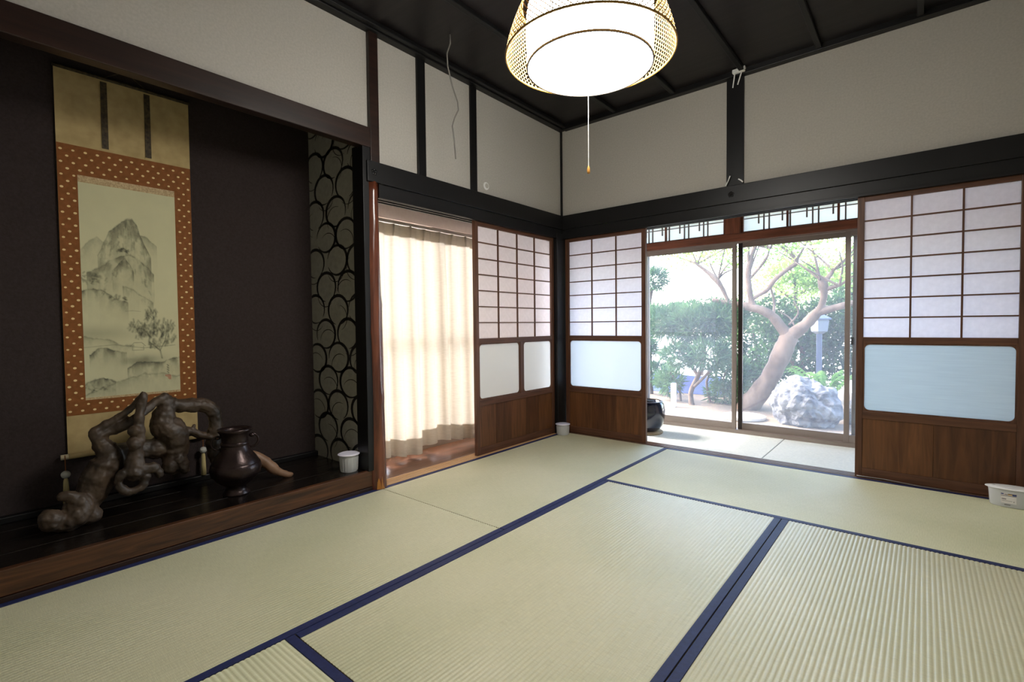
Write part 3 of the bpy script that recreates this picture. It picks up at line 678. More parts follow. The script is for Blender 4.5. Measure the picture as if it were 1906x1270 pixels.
# printed label, curved round the tub front
def lab(name, u0, u1, v0, v1, matn, lift):
    v = []; f = []; nseg = 8
    for k in range(nseg+1):
        a = math.radians(u0+(u1-u0)*k/nseg)
        for z in (v0, v1):
            rad = (.05+.004*.82*(z/.08))+lift; v.append((rad*1.75*math.cos(a), rad*.86*math.sin(a)-.0004, z))
    for k in range(nseg): f.append((2*k, 2*k+2, 2*k+3, 2*k+1))
    o = link(name, MB().add(v, f).mesh(name), matn, bt); o.rotation_euler.z = .03; return o
lb = lab('label', 238, 276, .022, .074, 'label_white', .0006)
for a in ((239, 246, .067, .073, 'label_blue'), (248, 256, .066, .070, 'label_grey'), (256, 275.5, .071, .0735, 'label_dark'), (256, 266, .066, .071, 'label_tan'), (266, 275.5, .064, .071, 'label_blue'),
          (238.5, 275, .060, .0625, 'label_dark'), (241, 252, .042, .0455, 'label_dark'), (241, 258, .034, .036, 'label_grey'), (256, 266, .034, .036, 'label_grey'), (247, 262, .012, .017, 'label_grey'), (269, 271, .03, .036, 'label_grey')):
    lab('label_print', *a, .0012)

# ------------------------------------------------------------------ cables and odd fittings
top('hanging_cable', MB().tube([(.30, -1.642, 2.76), (.30, -1.640, 2.70), (.285, -1.655, 2.64), (.275, -1.640, 2.57), (.27, -1.60, 2.47), (.27, -1.555, 2.385), (.26, -1.54, 2.345), (.25, -1.565, 2.29), (.24, -1.575, 2.24), (.235, -1.555, 2.15), (.23, -1.54, 2.045)], .0042, 8), 'cable_grey', 'grey cable end dangling from the ceiling before the left wall', 'cable', smooth=True)
mb = MB().lathe([(.0, .006), (.022, .006), (.026, .004), (.030, .001), (.030, 0)], (0, 0, 0), 28)
mb.v = [(-.012+z, -.994+x, 2.033+y) for x, y, z in mb.v]
vt = top('wall_vent', mb, 'paint_white', 'small white round cap on the left plaster wall', 'wall cap', smooth=True)
mb = MB().lathe([(0, .0015), (.017, .0015), (.018, 0)], (0, 0, 0), 24); mb.v = [(-.005+z, -.994+x, 2.033+y) for x, y, z in mb.v]
part('cap_disc', mb, 'plaster', vt)
# white curtain-hook bracket on the cornice
bk = empty('cornice_bracket', (1.53, -.05, 2.70), 'small white plastic bracket with two dangling pins under the cornice', 'bracket')
part('clip', B(1.485, 1.565, -.075, -.045, 2.722, 2.748), 'paint_white', bk, .004); part('clip_tab', B(1.552, 1.57, -.078, -.05, 2.735, 2.752), 'white_plastic', bk, .002)
part('pin', MB().tube([(1.50, -.06, 2.725), (1.478, -.03, 2.642)], .004, 8), 'paint_white', bk)
part('pin', MB().tube([(1.545, -.06, 2.725), (1.51, -.03, 2.655)], .004, 8), 'paint_white', bk)
top('hook_pin', MB().tube([(1.462, -.03, 2.03), (1.447, -.026, 1.995), (1.432, -.03, 1.965)], .0038, 8), 'paint_white', 'white pin left of the broad stud, on the rail beam', 'pin', 'white pins on the rail beam')
top('hook_pin', MB().tube([(1.518, -.03, 1.998), (1.535, -.03, 1.985), (1.546, -.028, 1.972)], .0045, 8), 'paint_white', 'white pin right of the broad stud, on the rail beam', 'pin', 'white pins on the rail beam')
top('floor_cable', MB().tube([(2.22, .016, .006), (2.28, .004, .010), (2.36, .0, .012), (2.43, -.004, .009), (2.52, -.006, .005), (2.66, -.004, .005)], .0032, 8), 'cable_grey', 'thin wire lying along the sill before the right-hand door', 'cable', smooth=True)

# ------------------------------------------------------------------ ceiling lamp
lc = (1.485, -2.0); zb = 2.018
la = empty('ceiling_lamp', (lc[0], lc[1], zb), 'glowing round ceiling lamp with white drum in a woven bamboo cage', 'lamp')
part('drum_shade', MB().lathe([(.0, 0), (.2, 0), (.246, .001), (.25, .004), (.252, .2), (.246, .235)], (lc[0], lc[1], zb), 56), 'lamp_glow', la, smooth=False)
part('drum_rim', MB().lathe([(.2475, -.002), (.2535, -.002), (.2535, .005), (.2505, .005)], (lc[0], lc[1], zb), 56), 'lamp_rim', la)
part('drum_seam', B(-.0015, .0015, -.0015, .0015, 0, .2), 'lamp_rim', None).matrix_world = Matrix.Translation((0, 0, 0))
sm = bpy.data.objects['drum_seam']; sm.parent = la; sm.matrix_world = Matrix.Identity(4)
aa = math.atan2(-3.764-lc[1], 2.534-lc[0])-.55; sm.location = (.2515*math.cos(aa), .2515*math.sin(aa), .003)
def cage_r(t): return .336-.066*t**1.5
mb = MB(); H_ = .195; nst = 96; ns = 9
for d in (1, -1):
    for k in range(nst):
        v = []; f = []
        for i in range(ns+1):
            t = i/ns; a = 2*PI*k/nst+d*t*.62; r = cage_r(t)+d*.0008; wd = .0026/r
            for sgn in (-1, 1): v.append((lc[0]+r*math.cos(a+sgn*wd), lc[1]+r*math.sin(a+sgn*wd), zb+.045+H_*t))
        for i in range(ns): f.append((2*i, 2*i+1, 2*i+3, 2*i+2))
        mb.add(v, f)
cg = part('woven_cage', mb, 'bamboo', la); cg['label'] = 'yellow woven bamboo cage'
for t in (0, 1):
    r = cage_r(t); part('cage_hoop', MB().tube([(lc[0]+r*math.cos(2*PI*k/64), lc[1]+r*math.sin(2*PI*k/64), zb+.045+H_*t) for k in range(65)], .0045, 6, False), 'bamboo', la, smooth=True)
for k in range(4):
    a = PI/4+k*PI/2; part('spoke', MB().tube([(lc[0]+.24*math.cos(a), lc[1]+.24*math.sin(a), zb+.233), (lc[0]+.246*math.cos(a)*1.0, lc[1]+.246*math.sin(a), zb+.243)], .003, 6), 'lamp_rim', la)
part('top_plate', MB().lathe([(0, .232), (.246, .234), (.246, .238), (0, .24)], (lc[0], lc[1], zb), 40), 'paint_white', la)
part('stem', MB().tube([(lc[0], lc[1], zb+.23), (lc[0], lc[1], 2.77)], .012, 10), 'paint_white', la, smooth=True)
part('ceiling_rose', MB().lathe([(.0, 0), (.045, 0), (.05, .01), (.05, .035)], (lc[0], lc[1], 2.722), 24), 'paint_white', la, smooth=True)
pc = part('pull_cord', MB().tube([(lc[0]-.005, lc[1]+.0, zb-.001), (lc[0]-.006, lc[1], 1.622)], .0014, 6), 'cord_white', la)
part('pull_knob', MB().lathe([(0, 1.594), (.005, 1.595), (.0065, 1.602), (.005, 1.618), (.002, 1.626)], (lc[0]-.006, lc[1], 0), 12), 'knob_amber', pc, smooth=True)

# ------------------------------------------------------------------ veranda / corridor
EZ = -.02
struct('corridor_floor', B(-.62, -.11, -2.0, .11, -.056, EZ-.004), 'corridor_wood', 'brown board floor under the curtain', 'floor')
struct('veranda_floor', B(-.62, 3.1, .11, 1.04, -.056, EZ-.008), 'corridor_wood', 'board floor under the veranda carpet', 'floor')
top('carpet', B(-.5, 1.628, .112, 1.0, EZ-.008, EZ+.004), 'carpet', 'pale carpet piece behind the narrow shoji, left of the seam', 'carpet', 'pale veranda carpet pieces', bevel=.003)
top('carpet', B(1.633, 3.05, .112, 1.0, EZ-.008, EZ+.003), 'carpet', 'pale carpet piece on the veranda, right of the seam', 'carpet', 'pale veranda carpet pieces', bevel=.003)
struct('veranda_ceiling', B(-1.0, 3.9, .1, 1.6, 2.42, 2.5), 'door_wood_x', 'board soffit over the veranda with an unseen eave added against high sun', 'ceiling')  # outer overhang is an added eave that blocks high sun
struct('corridor_ceiling', B(-1.2, -.1, -2.2, .1, 2.42, 2.5), 'door_wood_x', 'board soffit over the corridor', 'ceiling')
struct('wall_veranda_end', B(3.1, 3.2, .0, 1.08, -.06, 2.42), 'pink_plaster', 'plaster wall closing the right end of the veranda', 'wall')
struct('wall_corridor_end', B(-.66, -.1, -2.0, -1.985, -.06, 2.42), 'pink_plaster', 'plaster wall closing the corridor beside the log pillar', 'wall')
struct('wall_corridor', B(-.66, -.59, -2.0, 1.06, 1.80, 2.42), 'pink_plaster', 'pinkish wall above the curtain', 'wall')
struct('wall_foundation', B(-.66, 3.2, 1.0, 1.06, -.4, -.03), 'concrete', 'low foundation wall under the veranda window', 'wall')
struct('wall_foundation_left', B(-.66, -.6, -4.1, 1.0, -.4, -.03), 'concrete', 'low foundation wall under the corridor window', 'wall')
# window head, transom and posts on the garden side
WY = .99
struct('trim_20', B(-.6, 3.1, .935, 1.05, 1.712, 1.782), 'red_wood_x', 'red-brown head beam over the veranda windows', 'beam', .004)
struct('trim_21', B(-.6, 3.1, .95, 1.04, 1.945, 2.42), 'pink_plaster', 'wall strip above the transom lights', 'wall')
struct('trim_22', B(1.135, 1.268, .94, 1.04, 1.782, 1.96), 'red_wood_z', 'red-brown post between the two transom lights', 'post', .003)
struct('trim_23', B(-.66, -.53, .94, 1.06, -.05, 2.42), 'red_wood_z', 'post at the veranda corner', 'post', .003)
def transom(name, x0, x1, items, label):
    t = empty(name, ((x0+x1)/2, WY, 1.782), label, 'transom light', kind='structure')
    part('frame', MB().box(x0, x1, WY-.015, WY+.015, 1.782, 1.797).box(x0, x1, WY-.015, WY+.015, 1.94, 1.955).box(x0, x0+.018, WY-.015, WY+.015, 1.797, 1.94).box(x1-.018, x1, WY-.015, WY+.015, 1.797, 1.94), 'red_wood_x', t)
    part('pane', B(x0+.01, x1-.01, WY+.010, WY+.0115, 1.79, 1.945), 'transom_glass', t)
    part('cross_bar', B(x0+.018, x1-.018, WY-.004, WY+.006, 1.905, 1.913), 'bronze_aluminium', t)
    for x, k in items:
        if k == 'm': part('mullion', B(x-.008, x+.008, WY-.012, WY+.012, 1.797, 1.94), 'red_wood_z', t)
        elif k == 'f': part('lattice_bar', B(x-.0055, x+.0055, WY-.005, WY+.007, 1.797, 1.94), 'bronze_aluminium', t)
        else: part('lattice_bar', B(x-.0055, x+.0055, WY-.005, WY+.007, 1.855, 1.94), 'bronze_aluminium', t)
    return t
transom('window_1', -.3, 1.135, [(.39, 'f'), (.43, 'f'), (.53, 's'), (.568, 'm'), (.602, 'f'), (.706, 's'), (.752, 'f'), (.793, 'f'), (.894, 's'), (.934, 'f'), (.972, 'f'), (.36, 's'), (.27, 'f'), (.2, 'm'), (.1, 'f'), (0, 's')], 'lattice transom light above the left window sash')
transom('window_2', 1.268, 2.99, [(1.41, 's'), (1.452, 'f'), (1.494, 'f'), (1.596, 's'), (1.636, 'm'), (1.656, 'f'), (1.778, 's'), (1.82, 'f'), (1.862, 'f'), (1.963, 's'), (2.0, 'm'), (2.047, 'f'), (2.14, 's'), (2.19, 'f'), (2.23, 'f'), (2.33, 's'), (2.37, 'm'), (2.6, 'f'), (2.7, 'm')], 'lattice transom light above the right window sash')
# aluminium sliding sashes
def sash(name, u0, u1, plane, off, z0, z1, label, midrail=None, pull=None, dark=None):
    t = empty(name, (off, (u0+u1)/2, z0) if plane == 'x' else ((u0+u1)/2, off, z0), label, 'window', kind='structure')
    def bx(a, b, d0, d1, c0, c1): return B(off+d0, off+d1, a, b, c0, c1) if plane == 'x' else B(a, b, off+d0, off+d1, c0, c1)
    sw = .036
    part('stile', bx(u0, u0+sw, -.014, .014, z0, z1), dark or 'bronze_aluminium', t, .002); part('stile', bx(u1-sw, u1, -.014, .014, z0, z1), 'bronze_aluminium', t, .002)
    part('rail', bx(u0+sw, u1-sw, -.013, .013, z0, z0+.062), 'bronze_aluminium', t, .002); part('rail', bx(u0+sw, u1-sw, -.013, .013, z1-.045, z1), 'bronze_aluminium', t, .002)
    if midrail: part('rail', bx(u0+sw, u1-sw, -.013, .013, midrail-.018, midrail+.018), 'bronze_aluminium', t, .002)
    part('glass_pane', bx(u0+sw*.8, u1-sw*.8, -.0015, .0015, z0+.05, z1-.04), 'window_glass', t)
    if pull is not None: part('latch', bx(pull-.008, pull+.012, -.03, -.014, .80, .86), 'dark_aluminium', t, .002); 
    return t
sash('window_3', -.52, .385, 'y', WY+.022, .012, 1.705, 'hidden aluminium window sash at the left end of the veranda')
sash('window_4', .345, 1.232, 'y', WY-.012, .012, 1.705, 'aluminium window sash in front of the shrubs')
sash('window_5', 1.240, 2.135, 'y', WY+.022, .012, 1.705, 'aluminium window sash in front of the leaning tree', pull=2.10, dark='dark_aluminium')
sash('window_6', 2.050, 2.99, 'y', WY-.012, .012, 1.705, 'aluminium window sash mostly hidden behind the right-hand door')
struct('window_frame', MB().box(-.53, 3.1, .94, 1.05, -.03, .014).box(-.53, 3.1, .96, 1.05, 1.70, 1.714).box(2.99, 3.1, .95, 1.05, .01, 1.712), 'bronze_aluminium', 'aluminium sill and frame of the veranda windows', 'window frame')
# corridor window behind the curtain
struct('trim_24', MB().box(-.66, -.59, -2, 1.0, -.03, .03).box(-.66, -.59, -2.0, -1.93, .03, 1.8).box(-.66, -.59, 0.9, .95, .03, 1.8), 'bronze_aluminium', 'aluminium frame of the corridor window', 'window frame')
sash('window_7', -1.93, -.98, 'x', -.632, .03, 1.80, 'aluminium window sash behind the left half of the curtain', .90)
sash('window_8', -1.02, -.03, 'x', -.61, .03, 1.80, 'aluminium window sash behind the right half of the curtain', .90)
sash('window_9', -.07, .91, 'x', -.632, .03, 1.80, 'aluminium window sash at the end of the corridor', .90)

# ------------------------------------------------------------------ curtain
cu = empty('curtain', (-.47, -1.1, 0), 'beige pleated curtain glowing with daylight beside the log pillar', 'curtain')
ya, yb, zt_, zb_ = -1.90, -.06, 1.742, .030; pitch = .148
def cx(y, z):
    h = (zt_-z)/(zt_-zb_); ph = 2*PI*(y+1.643)/pitch+.5*math.sin(y*7.3)*min(1, h*4)
    pinch = math.exp(-h/.05); a1 = .030+.022*h
    fold = a1*(math.copysign(abs(math.sin(ph+.5*h))**.6, math.sin(ph+.5*h))*.75+.45*math.sin(ph*.5+1.3+.8*h))*(1-.75*pinch)
    p = ((y+1.643)/pitch+.5) % 1-.5
    return -.505+fold+.05*h+.022*pinch*math.exp(-(p/.10)**2)
def czb(y): return zb_+.014*math.sin(y*5.1)+.020*math.sin(y*11+1)
def cloth(za, zb__, dx, ny=460, nz=46, shift=0):
    v = []; f = []
    for i in range(nz+1):
        for j in range(ny+1):
            y = ya+(yb-ya)*j/ny; lo = zb__ if zb__ > .2 else czb(y)+(zb__-zb_)
            hi = za if za > .2 else czb(y)+(za-zb_)
            z = hi+(lo-hi)*i/nz; v.append((cx(y, z)+dx, y+.012*math.sin(3*y+1)*(zt_-z)/1.7, z))
    for i in range(nz):
        for j in range(ny):
            k = i*(ny+1)+j; f.append((k, k+1, k+ny+2, k+ny+1))
    return MB().add(v, f)
part('cloth', cloth(zt_, zb_, 0), 'curtain_cloth', cu, smooth=True)
part('hem', cloth(zb_+.125, zb_+.001, -.004, nz=6), 'curtain_cloth', cu, smooth=True)
part('heading_tape', cloth(zt_-.001, zt_-.085, -.004, nz=6), 'curtain_cloth', cu, smooth=True)
for k in range(-1, 10):
    y = -1.643+k*pitch
    part('pleat', MB().tube([(cx(y, zt_-.004)+.004, y-.002, zt_-.002), (cx(y, zt_-.04)+.006, y, zt_-.04), (cx(y, zt_-.085)+.003, y, zt_-.085)], [.011, .009, .005], 8, squash=.7), 'curtain_cloth', cu, smooth=True)
top('curtain_rail', B(-.53, -.50, -1.95, -.1, zt_+.006, zt_+.028), 'curtain_rail', 'slim rail carrying the beige curtain', 'rail')

# ------------------------------------------------------------------ brazier
bc = (.590, .50, EZ+.004)
bz = empty('ceramic_brazier', bc, 'round glossy dark blue ceramic brazier behind the narrow shoji', 'brazier')
part('stand_ring', MB().lathe([(.0, 0), (.135, 0), (.142, .01), (.135, .022), (0, .022)], bc, 36), 'straw_ring', bz, smooth=True)
part('bowl', MB().lathe([(0, .022), (.088, .022), (.11, .035), (.142, .085), (.158, .15), (.160, .21), (.150, .262), (.138, .285), (.128, .292), (.120, .286), (.122, .25), (.12, .2), (0, .19)], bc, 48), 'glaze', bz, smooth=True)
part('rim', MB().lathe([(.122, .288), (.130, .296), (.139, .290)], bc, 48), 'dark_aluminium', bz, smooth=True)

# ------------------------------------------------------------------ garden
GZ = -.35
struct('ground', B(-14, 16, 1.06, 7.4, GZ-.1, GZ), 'soil', 'bare garden soil beyond the window', 'ground')
struct('ground_side', B(-14, -.66, -8, 1.06, GZ-.1, GZ), 'gravel', 'pale gravel beside the house', 'ground')
struct('pavement', B(-30, 40, 7.4, 60, GZ-.12, GZ-.02), 'gravel', 'bright pale pavement far behind the garden', 'pavement')
top('garden_wall', B(-6, -.30, 5.55, 5.65, GZ, .0), 'panel_blue', 'low pale blue panel behind the garden shrubs', 'panel', bevel=.01)
top('white_post', B(-.56, -.49, 3.9, 3.97, GZ, .03), 'paint_white', 'short white post standing left of the shrub stems', 'post', bevel=.006)

def rough_blob(c, s, seed, bot, sub=4, amp=.16):
    bm = bmesh.new(); bmesh.ops.create_icosphere(bm, subdivisions=sub, radius=1)
    from mathutils import noise
    off = Vector((seed*3.1, seed*1.7, seed))
    for v_ in bm.verts:
        p = v_.co.copy(); k = 1+amp*noise.noise(p*1.3+off)+amp*.6*noise.noise(p*3+off)+amp*.34*noise.noise(p*7+off)+amp*.12*noise.noise(p*15+off)
        p *= k; p = Vector((p.x*s[0], p.y*s[1], p.z*s[2]))+Vector(c)
        if p.z < bot: p.z = bot
        v_.co = p-Vector((c[0], c[1], bot))
    me = bpy.data.meshes.new('boulder'); bm.to_mesh(me); bm.free(); return me
o = link('boulder', rough_blob((1.36, 3.6, -.12), (.37, .33, .36), 2, GZ, 5, .22), 'boulder', None, loc=(1.36, 3.6, GZ)); tag(o, 'big rough grey boulder in front of the leaning tree', 'boulder', 'garden rocks')
o = link('boulder', rough_blob((1.98, 4.0, -.2), (.24, .24, .26), 5, GZ, 4, .25), 'boulder', None, loc=(1.98, 4.0, GZ)); tag(o, 'smaller pale rock right of the big boulder', 'boulder', 'garden rocks')
o = link('boulder', rough_blob((1.20, 2.75, -.34), (.22, .18, .07), 9, GZ, 4, .2), 'boulder', None, loc=(1.20, 2.75, GZ)); tag(o, 'flat pale rock lying before the big boulder', 'boulder', 'garden rocks')
top('stepping_stone', MB().lathe([(0, 0), (.27, 0), (.285, .02), (.28, .045), (.26, .05), (0, .05)], (.62, 3.55, GZ), 32), 'concrete', 'round grey stepping stone at the foot of the leaning tree', 'stone', bevel=0)

def wood(name, limbs, matn, parent, seed=0):
    mb = MB()
    for i, L_ in enumerate(limbs): limb_tube(mb, L_, seg=10, wob=.08, seed=seed+i)
    return part(name, mb, matn, parent, smooth=True)
def leaves(name, matn, parent, blobs, count, lw, ll, up=.3, flat=.6, shell=.55, seed=1):
    """real leaf blades scattered through ellipsoid clumps (centre, radii)"""
    r = np.random.default_rng(seed); P = []; D = []
    vol = np.array([b[3]*b[4]*b[5] for b in blobs])**.67; share = (vol/vol.sum()*count).astype(int)
    for b, k in zip(blobs, share):
        d = r.normal(size=(k, 3)); d /= np.linalg.norm(d, axis=1)[:, None]; rad = (shell+(1-shell)*r.random(k))**.5
        rad *= 1+.18*np.sin(d[:, 0]*7+b[0]*5)*np.cos(d[:, 2]*6+b[1])
        P.append(np.array(b[:3])+d*rad[:, None]*np.array(b[3:6])); D.append(d)
    P = np.concatenate(P); D = np.concatenate(D); k = len(P)
    ax = D*flat+r.normal(size=(k, 3))*.6+np.array([0, 0, up]); ax /= np.linalg.norm(ax, axis=1)[:, None]
    sd_ = np.cross(ax, r.normal(size=(k, 3))); sd_ /= np.linalg.norm(sd_, axis=1)[:, None]
    s = r.uniform(.7, 1.3, k)[:, None]; A = ax*ll*s; W_ = sd_*lw*s
    v = np.stack([P, P+A*.45+W_, P+A, P+A*.45-W_], 1).reshape(-1, 3)
    base = Vector((0, 0, 0)); p = parent
    while p is not None: base += p.location; p = p.parent
    v -= np.array(base); f = np.arange(4*k).reshape(-1, 4)
    me = bpy.data.meshes.new(name); me.from_pydata(v.tolist(), [], f.tolist()); me.update()
    return tag(link(name, me, matn, parent), kind='stuff')

# leaning tree
T_ = [[(0.44, 4.42, -0.42, 0.18), (0.471, 4.4, -0.30, 0.160), (0.6, 4.4, -0.12, 0.146), (0.762, 4.4, 0.142, 0.130), (0.891, 4.4, 0.43, 0.128), (0.982, 4.4, 0.671, 0.126), (1.044, 4.4, 0.813, 0.105)],
 [(1.03, 4.4, 0.75, 0.092), (0.923, 4.38, 0.908, 0.077), (0.815, 4.35, 1.069, 0.070), (0.668, 4.32, 1.169, 0.065), (0.502, 4.3, 1.223, 0.064), (0.363, 4.28, 1.261, 0.05), (0.205, 4.25, 1.291, 0.042), (.0, 4.2, 1.35, .03)],
 [(0.555, 4.3, 1.197, 0.049), (0.501, 4.3, 1.485, 0.041), (0.485, 4.3, 1.732, 0.041), (0.529, 4.3, 1.973, 0.033), (0.604, 4.3, 2.2, 0.024)],
 [(0.50, 4.3, 1.30, 0.025), (0.60, 4.32, 1.38, 0.028), (0.74, 4.35, 1.473, 0.032), (0.848, 4.35, 1.626, 0.032), (1.024, 4.35, 1.77, 0.031), (1.106, 4.35, 1.825, 0.034), (1.119, 4.35, 1.90, 0.028)],
 [(0.46, 4.3, 1.60, .02), (.62, 4.3, 1.78, .02), (.74, 4.3, 1.95, .016), (.78, 4.3, 2.1, .012)],
 [(1.044, 4.4, 0.79, 0.100), (1.167, 4.42, 0.891, 0.086), (1.267, 4.45, 0.999, 0.077), (1.366, 4.45, 1.119, 0.069), (1.527, 4.45, 1.168, 0.053), (1.714, 4.48, 1.221, 0.044), (1.865, 4.5, 1.267, 0.036), (2.1, 4.5, 1.36, .03)],
 [(1.333, 4.45, 1.059, 0.061), (1.417, 4.42, 1.209, 0.046), (1.455, 4.4, 1.374, 0.045), (1.441, 4.4, 1.495, 0.062), (1.414, 4.4, 1.587, 0.045)],
 [(1.434, 4.4, 1.511, 0.038), (1.523, 4.4, 1.64, 0.03), (1.567, 4.4, 1.72, 0.022)], [(1.454, 4.4, 1.434, 0.038), (1.556, 4.4, 1.466, 0.03), (1.637, 4.4, 1.498, 0.022)],
 [(0.221, 4.25, 1.30, 0.025), (0.123, 4.2, 1.548, 0.034), (0.025, 4.2, 1.681, 0.043), (-0.126, 4.2, 1.821, 0.026), (-0.297, 4.2, 1.965, 0.018)],
 [(.82, 4.35, 1.06, .022), (.80, 4.5, 1.3, .018), (.74, 4.5, 1.55, .014)], [(1.02, 4.4, .95, .014), (1.12, 4.5, 1.12, .012), (1.06, 4.5, 1.3, .008)], [(1.10, 4.42, .9, .012), (1.0, 4.55, 1.05, .01), (.86, 4.55, 1.15, .007)]]
rr = random.Random(21)
for src in ((1.567, 1.72), (1.637, 1.498), (1.119, 1.90), (.604, 2.2), (-.297, 1.965), (.78, 2.1), (1.41, 1.6), (.025, 1.69), (2.1, 1.36), (.485, 1.75)):
    for k in range(4):
        a = rr.uniform(.25, PI-.25); Lg = rr.uniform(.35, .8); yy = 4.35+rr.uniform(-.1, .1)
        T_.append([(src[0], 4.35, src[1]-.02, .016), (src[0]+Lg*.5*math.cos(a)+rr.uniform(-.05, .05), yy, src[1]+Lg*.5*math.sin(a), .011), (src[0]+Lg*math.cos(a), yy+rr.uniform(-.2, .2), src[1]+Lg*math.sin(a), .006)])
tr_ = empty('leaning_tree', (.45, 4.42, GZ), 'leaning smooth-barked tree with forked knobbly branches behind the window', 'tree')
wood('trunk_and_branches', T_, 'bark', tr_)
leaves('foliage', 'leaf_light', tr_, [(1.5, 4.4, 2.25, .75, .6, .4), (.5, 4.3, 2.4, .8, .6, .35), (-.4, 4.2, 2.2, .6, .5, .35), (1.9, 4.5, 1.75, .4, .5, .35), (.95, 4.6, 2.05, .5, .5, .3), (0.1, 4.4, 2.05, .4, .4, .25), (2.3, 4.6, 2.1, .5, .5, .5)], 5200, .016, .05, shell=.0, seed=4)

# cloud-pruned podocarpus at the left
def podo(label, stems, clumps, count, seed, loc):
    t = empty('podocarpus_shrub', loc, label, 'shrub', 'shrubs seen through the window')
    wood('stem', stems, 'bark_dark', t, seed); leaves('foliage', 'leaf_needle', t, clumps, count, .0105, .13, up=.35, flat=.9, shell=.35, seed=seed)
podo('cloud-pruned needle-leaved shrub with broad crown behind the left sash', [[(-.36, 4.3, -.4, .045), (-.40, 4.35, -.15, .04), (-.30, 4.4, .12, .038), (-.2, 4.4, .4, .03), (-.25, 4.5, .8, .03)], [(-.30, 4.4, .12, .03), (-.5, 4.5, .35, .024), (-.8, 4.55, .7, .022)], [(-.34, 4.35, -.05, .025), (-.1, 4.3, .2, .02), (.0, 4.3, .4, .016)]],
     [(-.82, 4.35, 1.02, .46, .32, .25), (-.32, 4.3, .98, .46, .32, .29), (.10, 4.35, 1.06, .32, .30, .25), (-.50, 4.1, .46, .27, .22, .17), (-.05, 4.1, .48, .34, .25, .20)], 9000, 61, (-.36, 4.3, GZ))
podo('tall slim needle-leaved shrub with small top clump beside the brazier', [[(-1.45, 5.15, -.4, .05), (-1.49, 5.15, .5, .045), (-1.50, 5.15, 1.2, .04), (-1.43, 5.15, 1.65, .03)]], [(-1.40, 5.15, 1.83, .25, .2, .18), (-1.30, 5.1, .03, .28, .2, .19), (-1.60, 5.15, .55, .25, .2, .18)], 3000, 71, (-1.45, 5.15, GZ))
podo('low thin-stemmed shrub under the broad needle-leaved crown', [[(-.66, 4.6, -.42, .02), (-.70, 4.6, -.1, .018), (-.86, 4.6, .15, .014)], [(-.18, 4.7, -.42, .022), (-.26, 4.7, 0, .02), (-.1, 4.7, .3, .014)], [(.06, 4.7, -.42, .016), (.0, 4.7, 0, .014), (.1, 4.7, .3, .012)]],
     [(-.86, 4.6, -.02, .22, .2, .2), (.1, 4.75, .1, .3, .2, .3), (.0, 4.8, -.2, .3, .18, .16)], 2600, 81, (-.3, 4.65, GZ))
# clipped hedge and backdrop shrubs, each its own plant
def bush(label, c, s, count, seed, leaf='leaf_hedge', lw=.022, ll=.06):
    t = empty('hedge_shrub', (c[0], c[1], GZ), label, 'shrub', 'hedge shrubs behind the garden')
    wood('stem', [[(c[0], c[1], GZ-.05, .05), (c[0]+.05, c[1], c[2]-.2, .04), (c[0]-.05, c[1], c[2]+s[2]*.5, .02)], [(c[0], c[1], c[2]-s[2]*.6, .03), (c[0]+s[0]*.4, c[1], c[2], .02)], [(c[0], c[1], c[2]-s[2]*.6, .03), (c[0]-s[0]*.4, c[1], c[2], .02)]], 'bark_dark', t, seed)
    blobs = [(c[0], c[1], c[2], s[0], s[1], s[2])]+[(c[0]+random.Random(seed+k).uniform(-.6, .6)*s[0], c[1], c[2]+random.Random(seed+k+50).uniform(-.6, .6)*s[2], s[0]*.5, s[1]*.9, s[2]*.45) for k in range(5)]
    leaves('foliage', leaf, t, blobs, count, lw, ll, up=.1, shell=.2, seed=seed)
bush('dark broad-leaved hedge shrub behind the fork of the leaning tree', (.9, 5.9, .62), (.82, .3, .80), 9000, 101)
bush('dark broad-leaved hedge shrub behind the lower trunk of the tree', (-.007, 6.75, .415), (.78, .3, .90), 8000, 111)
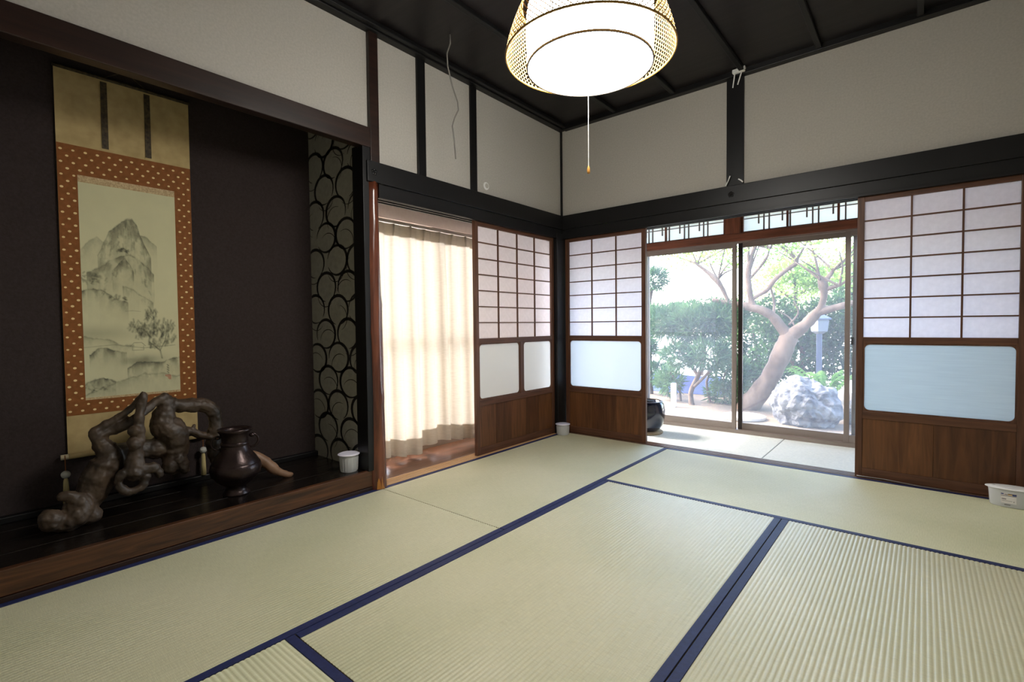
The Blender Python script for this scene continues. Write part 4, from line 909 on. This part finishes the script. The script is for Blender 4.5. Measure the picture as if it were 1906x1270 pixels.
bush('clipped hedge shrub behind the broad needle-leaved crown', (-1.66, 8.55, 1.21), (1.25, .3, .35), 6000, 121)
bush('broad-leaved hedge shrub above the garden lamp', (1.75, 6.75, 1.26), (.60, .3, .57), 6500, 131)
bush('pale sunlit shrub top far behind the tree fork', (.474, 7.7, 1.80), (1.05, .3, .58), 5000, 141, 'leaf_light', .02, .06)
bush('pale sunlit shrub top at the upper right of the window', (1.93, 8.55, 2.24), (1.0, .3, .78), 5000, 151, 'leaf_light', .02, .06)
bush('low shrub at the right edge of the window view', (2.35, 5.6, .5), (.35, .4, .7), 3000, 161)
# fern
fe = empty('garden_fern', (1.45, 4.55, GZ), 'bright green fern clump behind the big boulder', 'fern')
rr = random.Random(9)
for k in range(22):
    a = 2*PI*k/22+rr.uniform(-.2, .2); Lg = rr.uniform(.5, .75); n_ = 12; v = []; f = []; cx0 = (1.45, 4.55, GZ+.28)
    c, s = math.cos(a), math.sin(a)
    for i in range(n_+1):
        t = i/n_; r = Lg*(.1+.72*t); z = .42*math.sin(min(PI*.62, PI*.62*t))*Lg*1.25
        p = (cx0[0]+r*c, cx0[1]+r*s, cx0[2]+z); wl = .085*math.sin(PI*min(1, t*.9+.08)); v.append(p)
        for sg in (-1, 1): v.append((p[0]-s*sg*wl+c*.05, p[1]+c*sg*wl+s*.05, p[2]-.02))
    for i in range(n_): f += [(3*i, 3*i+3, 3*i+1), (3*i, 3*i+2, 3*i+3)]
    part('frond', MB().add(v, f), 'leaf_fern', fe)
# garden lamp
gl_ = empty('garden_lamp', (1.29, 5.2, GZ), 'blue-grey garden lamp post with square lantern head', 'garden lamp')
gx, gy = 1.29, 5.2
part('post', B(gx-.035, gx+.035, gy-.035, gy+.035, GZ, .80), 'post_blue', gl_, .006); part('lantern', MB().lathe([(.05, .80), (.11, .84), (.13, 1.0), (.12, 1.02), (.0, 1.02)], (gx, gy, 0), 4), 'lamp_grey', gl_)
part('lantern_cap', MB().lathe([(.16, 1.02), (.16, 1.04), (.06, 1.10), (0, 1.11)], (gx, gy, 0), 4), 'post_blue', gl_)
